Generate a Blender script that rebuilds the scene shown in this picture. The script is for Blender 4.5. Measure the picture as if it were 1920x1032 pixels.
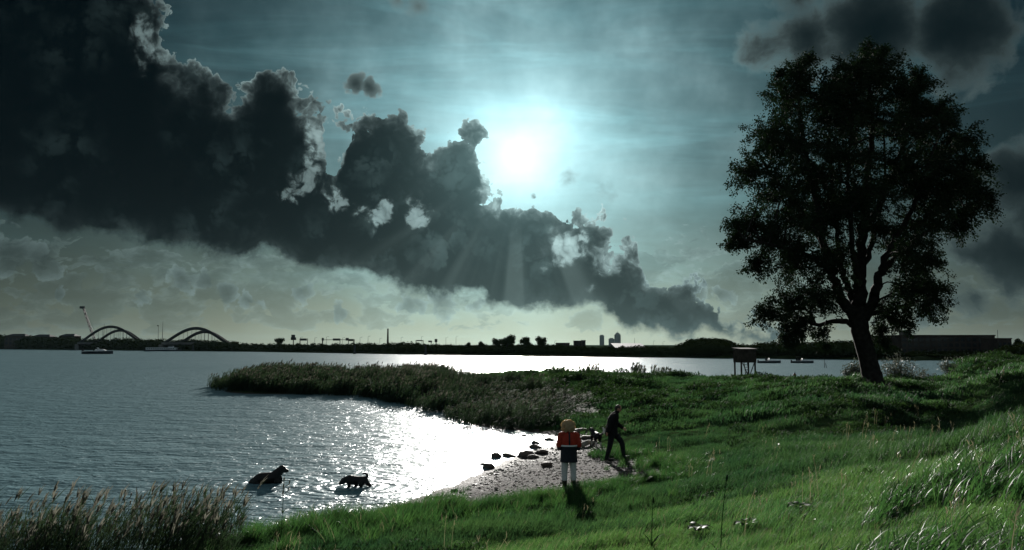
import bpy, bmesh, math, random
import numpy as np
from mathutils import Vector, Matrix

for o in list(bpy.data.objects):
    bpy.data.objects.remove(o, do_unlink=True)
scene = bpy.context.scene
COL = scene.collection
rnd = random.Random(7)
nrng = np.random.default_rng(11)

# ------------------------------------------------------------------ camera
F = 1600.0                 # focal length in pixels of the 1920 wide photograph
CAM_H = 3.75               # eye above the lake
PITCH = math.atan((647 - 516) / F)
cam_data = bpy.data.cameras.new('camera')
cam_data.sensor_width = 36.0
cam_data.lens = 36.0 * F / 1920.0
cam_data.clip_start = 0.1
cam_data.clip_end = 40000.0
cam = bpy.data.objects.new('camera', cam_data)
COL.objects.link(cam)
cam.location = (0, 0, CAM_H)
cam.rotation_euler = (math.radians(90) + PITCH, 0, 0)
scene.camera = cam
FW = Vector((0, math.cos(PITCH), math.sin(PITCH)))
UP = Vector((0, -math.sin(PITCH), math.cos(PITCH)))
EYE = Vector((0, 0, CAM_H))


def ray(px, py):
    return FW + Vector((1, 0, 0)) * ((px - 960) / F) + UP * ((516 - py) / F)


def at_z(px, py, z):
    d = ray(px, py)
    return EYE + d * ((z - CAM_H) / d.z)


def at_y(px, py, y):
    d = ray(px, py)
    return EYE + d * (y / d.y)


# ------------------------------------------------------------------ render settings
scene.render.engine = 'CYCLES'
scene.view_settings.view_transform = 'Standard'
scene.view_settings.look = 'None'
scene.view_settings.exposure = 0.5
scene.view_settings.gamma = 1.0
scene.view_settings.use_curve_mapping = False
cy = scene.cycles
cy.max_bounces = 6
cy.diffuse_bounces = 2
cy.glossy_bounces = 2
cy.transmission_bounces = 3
cy.transparent_max_bounces = 6
cy.volume_bounces = 0
cy.caustics_reflective = False
cy.caustics_refractive = False
cy.sample_clamp_indirect = 4.0
cy.use_adaptive_sampling = True
cy.adaptive_threshold = 0.015
try:
    cy.use_denoising = True
    cy.denoiser = 'OPENIMAGEDENOISE'
    cy.denoising_input_passes = 'RGB_ALBEDO_NORMAL'
except Exception:
    pass

# ------------------------------------------------------------------ sun
SUN_PX = (972, 288)
SUN_DIR = ray(*SUN_PX).normalized()
SUN_EL = math.asin(SUN_DIR.z)
SUN_AZ = math.atan2(SUN_DIR.x, SUN_DIR.y)      # from +Y towards +X
sl = bpy.data.lights.new('sun', 'SUN')
sl.energy = 5.0
sl.angle = math.radians(0.55)
sl.color = (1.0, 0.96, 0.90)
sun = bpy.data.objects.new('sun', sl)
COL.objects.link(sun)
sun.rotation_euler = SUN_DIR.to_track_quat('Z', 'Y').to_euler()
sun.location = SUN_DIR * 100
# ------------------------------------------------------------------ node helpers


class NT:
    """small wrapper to write node trees as expressions"""

    def __init__(self, tree):
        self.t = tree

    def new(self, kind, **kw):
        n = self.t.nodes.new(kind)
        for k, v in kw.items():
            setattr(n, k, v)
        return n

    def put(self, sock, v):
        if isinstance(v, bpy.types.NodeSocket):
            self.t.links.new(v, sock)
        elif isinstance(v, (tuple, list, Vector)):
            v = tuple(v)
            n = len(sock.default_value)
            sock.default_value = v[:n] if len(v) >= n else v + (1.0,) * (n - len(v))
        else:
            sock.default_value = v

    def m(self, op, a, b=None, c=None, clamp=False):
        n = self.new('ShaderNodeMath', operation=op, use_clamp=clamp)
        for i, v in enumerate((a, b, c)):
            if v is not None:
                self.put(n.inputs[i], v)
        return n.outputs[0]

    def v(self, op, a, b=None, s=None):
        n = self.new('ShaderNodeVectorMath', operation=op)
        self.put(n.inputs[0], a)
        if b is not None:
            self.put(n.inputs[1], b)
        if s is not None:
            self.put(n.inputs['Scale'], s)
        return n.outputs['Value' if op in ('DOT_PRODUCT', 'DISTANCE', 'LENGTH') else 'Vector']

    def mix(self, f, a, b, blend='MIX'):
        n = self.new('ShaderNodeMix', data_type='RGBA', blend_type=blend, clamp_factor=True)
        self.put(n.inputs[0], f)
        self.put(n.inputs[6], a)
        self.put(n.inputs[7], b)
        return n.outputs[2]

    def noise(self, vec, scale, detail=4.0, rough=0.55, dist=0.0, lac=2.0, out=0):
        n = self.new('ShaderNodeTexNoise')
        if vec is not None:
            self.put(n.inputs['Vector'], vec)
        self.put(n.inputs['Scale'], scale)
        n.inputs['Detail'].default_value = detail
        n.inputs['Roughness'].default_value = rough
        n.inputs['Lacunarity'].default_value = lac
        n.inputs['Distortion'].default_value = dist
        return n.outputs[out]

    def voro(self, vec, scale, detail=0.0, rough=0.5, feature='F1', smooth=None, out='Distance', lac=2.0, rand=1.0):
        n = self.new('ShaderNodeTexVoronoi', feature=feature)
        if vec is not None:
            self.put(n.inputs['Vector'], vec)
        self.put(n.inputs['Scale'], scale)
        n.inputs['Detail'].default_value = detail
        n.inputs['Roughness'].default_value = rough
        n.inputs['Lacunarity'].default_value = lac
        n.inputs['Randomness'].default_value = rand
        if smooth is not None:
            n.inputs['Smoothness'].default_value = smooth
        return n.outputs[out]

    def ramp(self, f, stops, interp='LINEAR'):
        n = self.new('ShaderNodeValToRGB')
        n.color_ramp.interpolation = interp
        el = n.color_ramp.elements
        while len(el) < len(stops):
            el.new(0.5)
        for e, (p, c) in zip(el, stops):
            e.position = p
            e.color = tuple(c) + (1.0,) * (4 - len(c))
        self.put(n.inputs[0], f)
        return n.outputs[0]

    def sstep(self, x, lo, hi):
        n = self.new('ShaderNodeMapRange', interpolation_type='SMOOTHSTEP')
        self.put(n.inputs[0], x)
        self.put(n.inputs[1], lo)
        self.put(n.inputs[2], hi)
        n.inputs[3].default_value = 0.0
        n.inputs[4].default_value = 1.0
        return n.outputs[0]


# ------------------------------------------------------------------ sky
world = bpy.data.worlds.new('World')
scene.world = world
world.use_nodes = True
world.node_tree.nodes.clear()
W = NT(world.node_tree)
m, v = W.m, W.v
SKY_STRENGTH = 0.1
D = W.new('ShaderNodeTexCoord').outputs['Generated']
D = v('NORMALIZE', D)
sep = W.new('ShaderNodeSeparateXYZ')
W.put(sep.inputs[0], D)
Dx, Dy, Dz = sep.outputs
theta = m('MULTIPLY', m('ARCCOSINE', m('MINIMUM', v('DOT_PRODUCT', D, tuple(SUN_DIR)), 0.999999)), 57.2958)
elev = m('MULTIPLY', m('ARCSINE', Dz), 57.2958)
elev0 = m('MAXIMUM', elev, 0.0)


def expf(x, scale):
    """exp(-x/scale)"""
    return m('EXPONENT', m('MULTIPLY', x, -1.0 / scale))


def col(c, k):
    """colour times scalar socket"""
    return v('SCALE', tuple(c), s=k)


def vadd(*a):
    r = a[0]
    for b in a[1:]:
        r = v('ADD', r, b)
    return r


nish = W.new('ShaderNodeTexSky', sky_type='NISHITA')
nish.sun_disc = False
nish.sun_elevation = SUN_EL
nish.sun_rotation = SUN_AZ
nish.air_density = 1.0
nish.dust_density = 1.0
nish.ozone_density = 2.0
# the deep clear sky, thinned and greened a little the way the film stock saw it
# (dark film-like blue beside the sun, raised to daylight blue on the unseen far side as fill light)
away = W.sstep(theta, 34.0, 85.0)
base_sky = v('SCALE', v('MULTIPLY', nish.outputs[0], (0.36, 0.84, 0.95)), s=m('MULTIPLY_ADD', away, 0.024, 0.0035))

# flat map of the sky (stereographic about north), in pixels of the photograph near the view axis
den = m('MULTIPLY', m('MAXIMUM', m('ADD', Dy, 1.0), 0.02), 1.0 / (2 * F))
cmb = W.new('ShaderNodeCombineXYZ')
W.put(cmb.inputs[0], m('DIVIDE', Dx, den))
W.put(cmb.inputs[1], m('DIVIDE', Dz, den))
Q = cmb.outputs[0]


def sky_pt(px, py):
    d = ray(px, py).normalized()
    return Vector((2 * F * d.x / (1 + d.y), 2 * F * d.z / (1 + d.y), 0.0))


def noise2(P, cell, detail=3.0, rough=0.55, seed=0.0, dist=0.0, out=0):
    n = W.new('ShaderNodeTexNoise', noise_dimensions='2D')
    W.put(n.inputs['Vector'], v('ADD', P, (seed * 977.0, seed * 431.0, 0.0)))
    n.inputs['Scale'].default_value = 1.0 / cell
    n.inputs['Detail'].default_value = detail
    n.inputs['Roughness'].default_value = rough
    n.inputs['Distortion'].default_value = dist
    return n.outputs[out]


def turned(P, deg, sx, sy):
    n = W.new('ShaderNodeMapping')
    W.put(n.inputs['Vector'], P)
    n.inputs['Rotation'].default_value = (0, 0, math.radians(deg))
    n.inputs['Scale'].default_value = (sx, sy, 1.0)
    return n.outputs[0]


glow_n = noise2(Q, 150.0, 4.0, 0.55, 31.0)
# forward scattering around the veiled sun, uneven through thin cloud
theta_u = m('MULTIPLY', theta, m('MULTIPLY_ADD', glow_n, 1.1, 0.45))
core = m('MULTIPLY', expf(theta_u, 4.8), 1.22)
core2 = m('MULTIPLY', m('EXPONENT', m('MULTIPLY', m('MULTIPLY', theta_u, theta_u), -1.0 / 6.0)), 0.2)
wide = m('MULTIPLY', expf(theta, 8.0), 0.30)
aure = vadd(col((0.68, 1.0, 1.04), core), col((0.30, 0.96, 1.20), wide), col((1.0, 1.0, 0.95), core2))

# thin high cirrus: long streaks
cn = noise2(turned(Q, 9, 0.16, 1.0), 90.0, 5.0, 0.62, 1.0, 0.4)
cn2 = noise2(turned(Q, -24, 0.13, 1.0), 60.0, 5.0, 0.62, 2.0, 0.6)
cir = m('ADD', m('MULTIPLY', W.sstep(cn, 0.42, 0.75), 0.7), m('MULTIPLY', W.sstep(cn2, 0.48, 0.8), 0.5))
cirrus = col((0.42, 1.0, 1.10), m('MULTIPLY', cir, m('ADD', m('MULTIPLY', expf(theta, 10.0), 0.34), 0.002)))

# warm pale band over the horizon, strongest under the sun
hz = m('MULTIPLY', expf(elev0, 5.0), expf(theta, 14.0))
hz2 = m('MULTIPLY', expf(elev0, 2.6), expf(theta, 14.0))
horizon = vadd(col((0.62, 0.71, 0.60), m('MULTIPLY', hz, 0.92)), col((0.98, 0.80, 0.52), m('MULTIPLY', hz2, 0.62)))

clear = vadd(base_sky, aure, cirrus, horizon)

# faint shafts of light fanning down from the sun through the gaps in the bank
SQ = sky_pt(*SUN_PX)
rel = v('SUBTRACT', Q, tuple(SQ))
rsep = W.new('ShaderNodeSeparateXYZ')
W.put(rsep.inputs[0], rel)
fan = m('ARCTAN2', rsep.outputs[0], m('MULTIPLY', rsep.outputs[1], -1.0))
fn = W.new('ShaderNodeTexNoise', noise_dimensions='1D')
W.put(fn.inputs['W'], m('MULTIPLY_ADD', fan, 4.2, 13.7))
fn.inputs['Scale'].default_value = 1.0
fn.inputs['Detail'].default_value = 2.0
shafts = m('MULTIPLY', m('MULTIPLY', W.sstep(fn.outputs[0], 0.45, 0.70), m('SUBTRACT', 1.0, W.sstep(m('ABSOLUTE', fan), 0.5, 1.3))),
           m('MULTIPLY', W.sstep(theta, 4.0, 9.0), m('MULTIPLY', expf(theta, 8.0), 0.16)))

# air and glare lying in front of every cloud
veil = vadd(col((0.56, 1.0, 1.02), m('ADD', m('MULTIPLY', expf(theta, 3.4), 0.30), m('MULTIPLY', expf(theta, 11.0), 0.004))),
            col((0.58, 0.88, 0.82), m('MULTIPLY', m('MULTIPLY', expf(elev0, 3.2), expf(theta, 12.0)), 0.36)),
            col((0.72, 0.98, 0.94), shafts))


def warped(amp, cell, detail, seed):
    n = noise2(Q, cell, detail, 0.55, seed, out=1)
    return v('ADD', Q, v('MULTIPLY', v('SUBTRACT', n, (0.5, 0.5, 0.5)), (amp * 2, amp * 2, 0.0)))


def puffs(P, lst, k=14.0, start=None):
    """union of round puffs, value = pixels inside the outline"""
    f = start
    for (px, py, r) in lst:
        g = m('SUBTRACT', float(r), v('DISTANCE', P, tuple(sky_pt(px, py))))
        f = g if f is None else m('SMOOTH_MAX', f, g, k)
    return f


def capsule(P, a, b, r):
    A, B = sky_pt(*a), sky_pt(*b)
    ba = B - A
    pa = v('SUBTRACT', P, tuple(A))
    h = m('MULTIPLY', v('DOT_PRODUCT', pa, tuple(ba)), 1.0 / ba.length_squared, clamp=True)
    return m('SUBTRACT', float(r), v('DISTANCE', pa, v('SCALE', tuple(ba), s=h)))


def billow(P, cell, octaves=3, rough=0.5, seed=0.0):
    """cauliflower relief about -0.5 .. 0.5: round tops, sharp clefts, finer heads on coarse ones"""
    tot, amp, norm = None, 1.0, 0.0
    for i in range(octaves):
        n = W.new('ShaderNodeTexVoronoi', feature='F1', voronoi_dimensions='2D')
        W.put(n.inputs['Vector'], v('ADD', P, ((seed + i * 3.3) * 613.0, (seed - i * 1.7) * 389.0, 0.0)))
        n.inputs['Scale'].default_value = 2.0 ** i / cell
        n.inputs['Detail'].default_value = 0.0
        d = n.outputs['Distance']
        t = m('MULTIPLY', m('MULTIPLY_ADD', m('MULTIPLY', d, d), -1.9, 0.42), amp)
        tot = t if tot is None else m('ADD', tot, t)
        norm += amp
        amp *= rough
    return m('MULTIPLY', tot, 1.15 / norm)


def shade_cloud(under, f, relief, soft, dark, lit, gate, tau_px, extra=None, opacity=1.0):
    """lay a cloud of thickness f (px) over what is behind it; thin rims pass the sun, thick hearts stay dark"""
    a = W.sstep(f, 0.0, soft)
    if opacity < 1.0:
        a = m('MULTIPLY', a, opacity)
    tau = m('MAXIMUM', f, 0.0)
    thin = m('EXPONENT', m('MULTIPLY', tau, -1.0 / tau_px))
    s = m('MULTIPLY', thin, m('ADD', m('MULTIPLY', expf(theta, 16.0), lit), lit * 0.05))
    s = m('MULTIPLY', s, m('MAXIMUM', m('MULTIPLY_ADD', relief, 1.6, 0.75), 0.1))
    if gate is not None:
        s = m('MULTIPLY', s, gate)
    body = vadd(col((0.72, 1.0, 1.0), s), dark, veil)
    if extra is not None:
        body = vadd(body, extra)
    return W.mix(a, under, body), a


# --- broken cloud all round, brightened out of view to add fill
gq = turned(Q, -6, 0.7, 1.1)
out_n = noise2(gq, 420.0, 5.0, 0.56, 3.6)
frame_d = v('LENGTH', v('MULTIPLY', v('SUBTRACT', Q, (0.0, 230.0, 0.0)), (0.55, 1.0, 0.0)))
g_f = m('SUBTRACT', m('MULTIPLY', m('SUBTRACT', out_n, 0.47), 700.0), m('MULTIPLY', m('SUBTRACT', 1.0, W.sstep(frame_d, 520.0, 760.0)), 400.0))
# (backlit and dark towards the sun, sunlit from the front on the far side, raised there for fill)
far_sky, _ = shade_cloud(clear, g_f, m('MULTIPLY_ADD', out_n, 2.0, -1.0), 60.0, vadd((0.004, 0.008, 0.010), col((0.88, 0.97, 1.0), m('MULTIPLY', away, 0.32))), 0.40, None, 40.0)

# --- far low cumulus above the horizon (soft, pale)
LQ = turned(warped(16.0, 60.0, 3.0, 8.8), -3, 0.60, 1.3)
low_n = noise2(LQ, 66.0, 5.0, 0.60, 3.0)
low_b = billow(LQ, 30.0, 3, 0.65, 1.3)
low_band = m('MULTIPLY', W.sstep(elev, 0.0, 1.6), m('SUBTRACT', 1.0, W.sstep(elev, 5.0, 9.0)))
low_f = m('ADD', m('MULTIPLY', m('SUBTRACT', low_n, 0.425), 230.0), m('MULTIPLY', low_b, 34.0))
low_f = m('SUBTRACT', low_f, m('MULTIPLY', m('SUBTRACT', 1.0, low_band), 80.0))
skyc, _ = shade_cloud(far_sky, low_f, low_b, 16.0, (0.022, 0.034, 0.033), 1.35, None, 18.0, None, 0.32)
# nearer broken cumulus, placed
P1 = warped(20.0, 60.0, 4.0, 2.2)
b1 = billow(P1, 30.0, 3, 0.55, 0.4)
f1 = puffs(P1, [(345, 524, 22), (385, 526, 22), (420, 552, 26), (470, 568, 18),
                (262, 558, 16), (20, 480, 40), (80, 495, 30), (110, 548, 18),
                (565, 548, 20), (640, 585, 18), (775, 572, 24), (830, 576, 28), (890, 570, 16), (1300, 548, 26), (1360, 558, 20)], 10.0)
f1 = m('ADD', f1, m('MULTIPLY', b1, 26.0))
skyc, _ = shade_cloud(skyc, f1, b1, 8.0, (0.016, 0.026, 0.026), 1.1, None, 12.0, None, 0.55)

# --- ragged clouds at the right edge and behind the tree
P2 = warped(34.0, 150.0, 4.0, 5.2)
b2 = m('SUBTRACT', noise2(P2, 95.0, 5.0, 0.62, 2.9), 0.5)
f2 = puffs(P2, [(1440, 84, 56), (1510, 66, 84), (1640, 56, 124), (1800, 48, 112), (1490, -5, 60),
                (1780, 140, 46), (1915, 345, 84), (1830, 480, 66),
                (1910, 480, 95), (1820, 560, 50), (1740, 600, 30), (2000, 420, 120), (2050, 90, 90)], 20.0)
f2 = m('ADD', f2, m('MULTIPLY', b2, 130.0))
skyc, _ = shade_cloud(skyc, f2, b2, 46.0, (0.0022, 0.0070, 0.0092), 1.5, None, 20.0)

# --- the great dark bank, running down from upper left to the horizon under the sun
P3 = warped(17.0, 70.0, 4.0, 9.4)
b3 = billow(P3, 66.0, 4, 0.68, 0.7)
A, B = sky_pt(0, 414), sky_pt(1200, 619)
tb = (B - A).normalized()
nb = Vector((-tb.y, tb.x, 0))
if nb.y < 0:
    nb = -nb
along = m('SUBTRACT', v('DOT_PRODUCT', P3, tuple(tb)), float(A.dot(tb)))
above = m('SUBTRACT', v('DOT_PRODUCT', P3, tuple(nb)), float(A.dot(nb)))
prof = [(-330, -420), (0, -300), (150, -140), (230, -50), (280, 0), (300, 40), (303, 85), (310, 112), (345, 128), (395, 148), (430, 164),
        (468, 146), (508, 130), (542, 152), (563, 182), (598, 198), (613, 236), (622, 282), (641, 290), (647, 215), (676, 188),
        (712, 186), (740, 205), (775, 230), (800, 268), (822, 264), (850, 244), (884, 242), (902, 285), (906, 350), (932, 366),
        (955, 388), (1000, 402), (1030, 428), (1058, 414), (1128, 410), (1150, 440), (1192, 455), (1212, 490), (1262, 520),
        (1330, 545), (1362, 575), (1410, 590), (1450, 605), (1520, 660)]
S0, S1, H1 = -420.0, 1560.0, 900.0
pts = []
for (px, py) in prof:
    q = sky_pt(px, py) - A
    pts.append([(q.dot(tb) - S0) / (S1 - S0), max(q.dot(nb), -40.0) / H1])
for i in range(1, len(pts)):
    pts[i][0] = max(pts[i][0], pts[i - 1][0] + 0.0045)
fc = W.new('ShaderNodeFloatCurve')
cur = fc.mapping.curves[0]
fc.mapping.use_clip = False
cur.points[0].location = pts[0]
cur.points[1].location = pts[-1]
for p in pts[1:-1]:
    cur.points.new(p[0], p[1])
fc.mapping.update()
W.put(fc.inputs['Value'], m('MULTIPLY_ADD', along, 1.0 / (S1 - S0), -S0 / (S1 - S0)))
top = m('MULTIPLY', fc.outputs[0], H1)
f3 = m('MULTIPLY', m('SUBTRACT', top, above), 0.75)
f3 = puffs(P3, [(275, 45, 30), (505, 152, 24), (600, 218, 24), (658, 232, 28), (668, 280, 26), (690, 205, 24), (738, 220, 26), (878, 266, 28), (892, 306, 24), (1095, 436, 24)], 12.0, f3)
above = m('ADD', above, m('MULTIPLY', m('SUBTRACT', noise2(Q, 150.0, 6.0, 0.62, 4.1), 0.5), 105.0))
edge_amp = m('MULTIPLY_ADD', W.sstep(above, 0.0, 90.0), 44.0, 6.0)
f3 = m('ADD', f3, m('MULTIPLY', b3, edge_amp))
f3 = m('ADD', f3, m('MULTIPLY', m('SUBTRACT', noise2(P3, 120.0, 5.0, 0.6, 21.0), 0.52), 150.0))
f3 = m('SMOOTH_MIN', f3, above, 10.0)
# bright broken patches inside the bank where the sun comes through thinner cloud
thinp = puffs(P3, [(606, 268, 24), (588, 330, 28), (545, 358, 20), (715, 402, 32), (780, 398, 28), (645, 378, 22),
                   (1066, 466, 34), (1115, 490, 24), (915, 372, 16), (262, 62, 26), (275, 105, 20)], 12.0)
tn = noise2(P3, 46.0, 4.0, 0.6, 12.0)
thinp = m('ADD', m('ADD', thinp, m('MULTIPLY', b3, 40.0)), m('MULTIPLY', m('SUBTRACT', tn, 0.5), 110.0))
hole = m('MULTIPLY', W.sstep(thinp, -26.0, 24.0), 0.93)
f3s = m('MULTIPLY', f3, m('SUBTRACT', 1.0, hole))
f3s = m('MAXIMUM', f3s, m('MINIMUM', f3, 5.0))
rim = m('MULTIPLY_ADD', W.sstep(above, 4.0, 40.0), 0.92, 0.08)
mott = noise2(P3, 130.0, 4.0, 0.6, 7.0)
relief_body = m('MULTIPLY', m('MULTIPLY', W.sstep(mott, 0.42, 0.8), W.sstep(b3, -0.12, 0.25)), m('ADD', expf(theta, 13.0), 0.05))
skyc, _ = shade_cloud(skyc, f3s, b3, m('MULTIPLY_ADD', W.sstep(above, 10.0, 70.0), -22.0, 26.0), (0.0006, 0.0028, 0.0042), 0.95, rim, 9.5, col((0.62, 1.0, 1.0), m('MULTIPLY', relief_body, 0.09)))

# --- small torn pieces in front
P4 = warped(8.0, 40.0, 3.0, 4.4)
b4 = billow(P4, 30.0, 3, 0.6, 6.0)
f4 = puffs(P4, [(668, 156, 22), (694, 164, 20), (1002, 369, 5), (1322, 440, 6)], 8.0)
f4 = m('ADD', f4, m('MULTIPLY', b4, 18.0))
skyc, _ = shade_cloud(skyc, f4, b4, 8.0, (0.010, 0.017, 0.018), 0.70, None, 8.0)
f5 = puffs(P4, [(1065, 335, 18), (1130, 350, 26), (1150, 370, 16), (785, 10, 28), (745, 0, 20)], 12.0)
f5 = m('ADD', f5, m('MULTIPLY', b2, 90.0))
skyc, _ = shade_cloud(skyc, f5, b2, 40.0, (0.010, 0.017, 0.018), 0.75, None, 30.0)

def background(c):
    n = W.new('ShaderNodeBackground')
    W.put(n.inputs['Color'], v('SCALE', c, s=0.71 / SKY_STRENGTH))
    n.inputs['Strength'].default_value = SKY_STRENGTH
    return n.outputs[0]


# the placed clouds only exist in the northern sky; elsewhere their arithmetic is skipped
wo = W.new('ShaderNodeOutputWorld')
ms = W.new('ShaderNodeMixShader')
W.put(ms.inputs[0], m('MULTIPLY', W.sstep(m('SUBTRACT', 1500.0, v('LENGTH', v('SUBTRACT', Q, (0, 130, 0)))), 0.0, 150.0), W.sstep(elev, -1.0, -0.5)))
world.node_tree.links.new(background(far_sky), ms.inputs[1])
world.node_tree.links.new(background(skyc), ms.inputs[2])
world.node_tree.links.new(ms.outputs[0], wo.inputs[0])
world.cycles.sampling_method = 'MANUAL'
world.cycles.sample_map_resolution = 512
# ------------------------------------------------------------------ common builders


def link(o, parent=None):
    COL.objects.link(o)
    if parent is not None:
        o.parent = parent
    return o


def tag(o, label=None, cat=None, group=None, kind=None):
    if label:
        o['label'] = label
    if cat:
        o['category'] = cat
    if group:
        o['group'] = group
    if kind:
        o['kind'] = kind
    return o


def empty(name, loc, rz=0.0):
    o = bpy.data.objects.new(name, None)
    o.location = loc
    o.rotation_euler = (0, 0, rz)
    o.empty_display_size = 0.3
    return link(o)


def mesh_np(name, verts, faces, mats=None, smooth=False, mat_index=None):
    """verts (N,3), faces: array (M,k) or list"""
    me = bpy.data.meshes.new(name)
    verts = np.asarray(verts, dtype=np.float32)
    if isinstance(faces, np.ndarray):
        k = faces.shape[1]
        M = faces.shape[0]
        me.vertices.add(len(verts))
        me.vertices.foreach_set('co', verts.ravel())
        me.loops.add(M * k)
        me.loops.foreach_set('vertex_index', faces.astype(np.int32).ravel())
        me.polygons.add(M)
        me.polygons.foreach_set('loop_start', np.arange(0, M * k, k, dtype=np.int32))
        me.polygons.foreach_set('loop_total', np.full(M, k, dtype=np.int32))
    else:
        me.from_pydata([tuple(x) for x in verts], [], faces)
    for mt in (mats or []):
        me.materials.append(mt)
    if mat_index is not None:
        me.polygons.foreach_set('material_index', np.asarray(mat_index, dtype=np.int32))
    if smooth:
        me.polygons.foreach_set('use_smooth', np.ones(len(me.polygons), dtype=bool))
    me.update(calc_edges=True)
    me.validate()
    return me


def obj_np(name, verts, faces, mat, parent=None, smooth=False, mat_index=None):
    mats = mat if isinstance(mat, list) else [mat]
    return link(bpy.data.objects.new(name, mesh_np(name, verts, faces, mats, smooth, mat_index)), parent)


class MB:
    """collects simple solids into one mesh"""

    def __init__(self):
        self.v, self.f = [], []

    def add(self, vs, fs):
        b = len(self.v)
        self.v += [tuple(x) for x in vs]
        self.f += [tuple(i + b for i in q) for q in fs]
        return self

    def box(self, lo, hi):
        x0, y0, z0 = lo
        x1, y1, z1 = hi
        return self.add([(x0, y0, z0), (x1, y0, z0), (x1, y1, z0), (x0, y1, z0), (x0, y0, z1), (x1, y0, z1), (x1, y1, z1), (x0, y1, z1)],
                        [(0, 3, 2, 1), (4, 5, 6, 7), (0, 1, 5, 4), (1, 2, 6, 5), (2, 3, 7, 6), (3, 0, 4, 7)])

    def tube(self, pts, rad, n=6, cap=True, squash=1.0):
        pts = [Vector(p) for p in pts]
        if not hasattr(rad, '__len__'):
            rad = [rad] * len(pts)
        vs, fs = [], []
        ref = None
        for i, p in enumerate(pts):
            t = (pts[min(i + 1, len(pts) - 1)] - pts[max(i - 1, 0)]).normalized()
            if ref is None:
                ref = Vector((0, 0, 1)) if abs(t.z) < 0.8 else Vector((0, 1, 0))
            a = t.cross(ref).normalized()
            b = a.cross(t).normalized()
            ref = b
            for k in range(n):
                ang = 2 * math.pi * k / n
                vs.append(p + a * (math.cos(ang) * rad[i]) + b * (math.sin(ang) * rad[i] * squash))
        for i in range(len(pts) - 1):
            for k in range(n):
                k2 = (k + 1) % n
                fs.append((i * n + k, i * n + k2, (i + 1) * n + k2, (i + 1) * n + k))
        if cap:
            fs.append(tuple(range(n))[::-1])
            fs.append(tuple((len(pts) - 1) * n + k for k in range(n)))
        return self.add(vs, fs)

    def bar(self, a, b, w):
        return self.tube([a, b], w, 4)

    def build(self, name, mat, parent=None, smooth=False):
        me = bpy.data.meshes.new(name)
        me.from_pydata(self.v, [], self.f)
        for x in (mat if isinstance(mat, list) else [mat]):
            me.materials.append(x)
        if smooth:
            me.polygons.foreach_set('use_smooth', np.ones(len(me.polygons), dtype=bool))
        me.update()
        return link(bpy.data.objects.new(name, me), parent)


def material(name):
    mt = bpy.data.materials.new(name)
    mt.use_nodes = True
    mt.node_tree.nodes.clear()
    t = NT(mt.node_tree)
    out = t.new('ShaderNodeOutputMaterial')
    return mt, t, out


def principled(t, out, color, rough=0.6, spec=0.5, normal=None, metal=0.0, **kw):
    p = t.new('ShaderNodeBsdfPrincipled')
    t.put(p.inputs['Base Color'], color)
    t.put(p.inputs['Roughness'], rough)
    p.inputs['Specular IOR Level'].default_value = spec
    p.inputs['Metallic'].default_value = metal
    for k, x in kw.items():
        t.put(p.inputs[k], x)
    if normal is not None:
        t.put(p.inputs['Normal'], normal)
    if out is not None:
        t.t.links.new(p.outputs[0], out.inputs[0])
    return p.outputs[0]


def bump(t, h, strength, dist):
    b = t.new('ShaderNodeBump')
    b.inputs['Strength'].default_value = strength
    b.inputs['Distance'].default_value = dist
    t.put(b.inputs['Height'], h)
    return b.outputs[0]


def objco(t):
    return t.new('ShaderNodeTexCoord').outputs['Object']


def worldpos(t):
    return t.new('ShaderNodeNewGeometry').outputs['Position']


def plain(name, c, rough=0.6, var=0.25, scale=6.0, spec=0.4, bump_d=0.0, metal=0.0, **kw):
    """a worn single-colour surface: colour wanders with noise, optional fine relief"""
    mt, t, out = material(name)
    co = objco(t)
    n = t.noise(co, scale, 5.0, 0.6)
    c2 = tuple(x * (1 - var) for x in c)
    c3 = tuple(min(1.0, x * (1 + var)) for x in c)
    cc = t.mix(t.sstep(n, 0.3, 0.7), c2, c3)
    nm = bump(t, n, 0.6, bump_d) if bump_d else None
    principled(t, out, cc, rough, spec, nm, metal, **kw)
    return mt


def leafy(name, c_a, c_b, trans=0.45, rough=0.45, scale=0.6, spec=0.4, shift=(1.25, 1.3, 0.6)):
    """thin leaf: diffuse front, light passing through from behind, a little wax shine"""
    mt, t, out = material(name)
    rn = t.new('ShaderNodeObjectInfo').outputs['Random']
    n = t.noise(worldpos(t), scale, 3.0, 0.6)
    f = t.m('ADD', t.m('MULTIPLY', rn, 0.5), t.m('MULTIPLY_ADD', n, 1.6, -0.55), clamp=True)
    c = t.mix(f, c_a, c_b)
    p = principled(t, None, c, rough, spec)
    tr = t.new('ShaderNodeBsdfTranslucent')
    t.put(tr.inputs[0], t.v('MULTIPLY', c, shift))
    mx = t.new('ShaderNodeMixShader')
    mx.inputs[0].default_value = trans
    t.t.links.new(p, mx.inputs[1])
    t.t.links.new(tr.outputs[0], mx.inputs[2])
    t.t.links.new(mx.outputs[0], out.inputs[0])
    return mt


# ------------------------------------------------------------------ value noise on arrays


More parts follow.
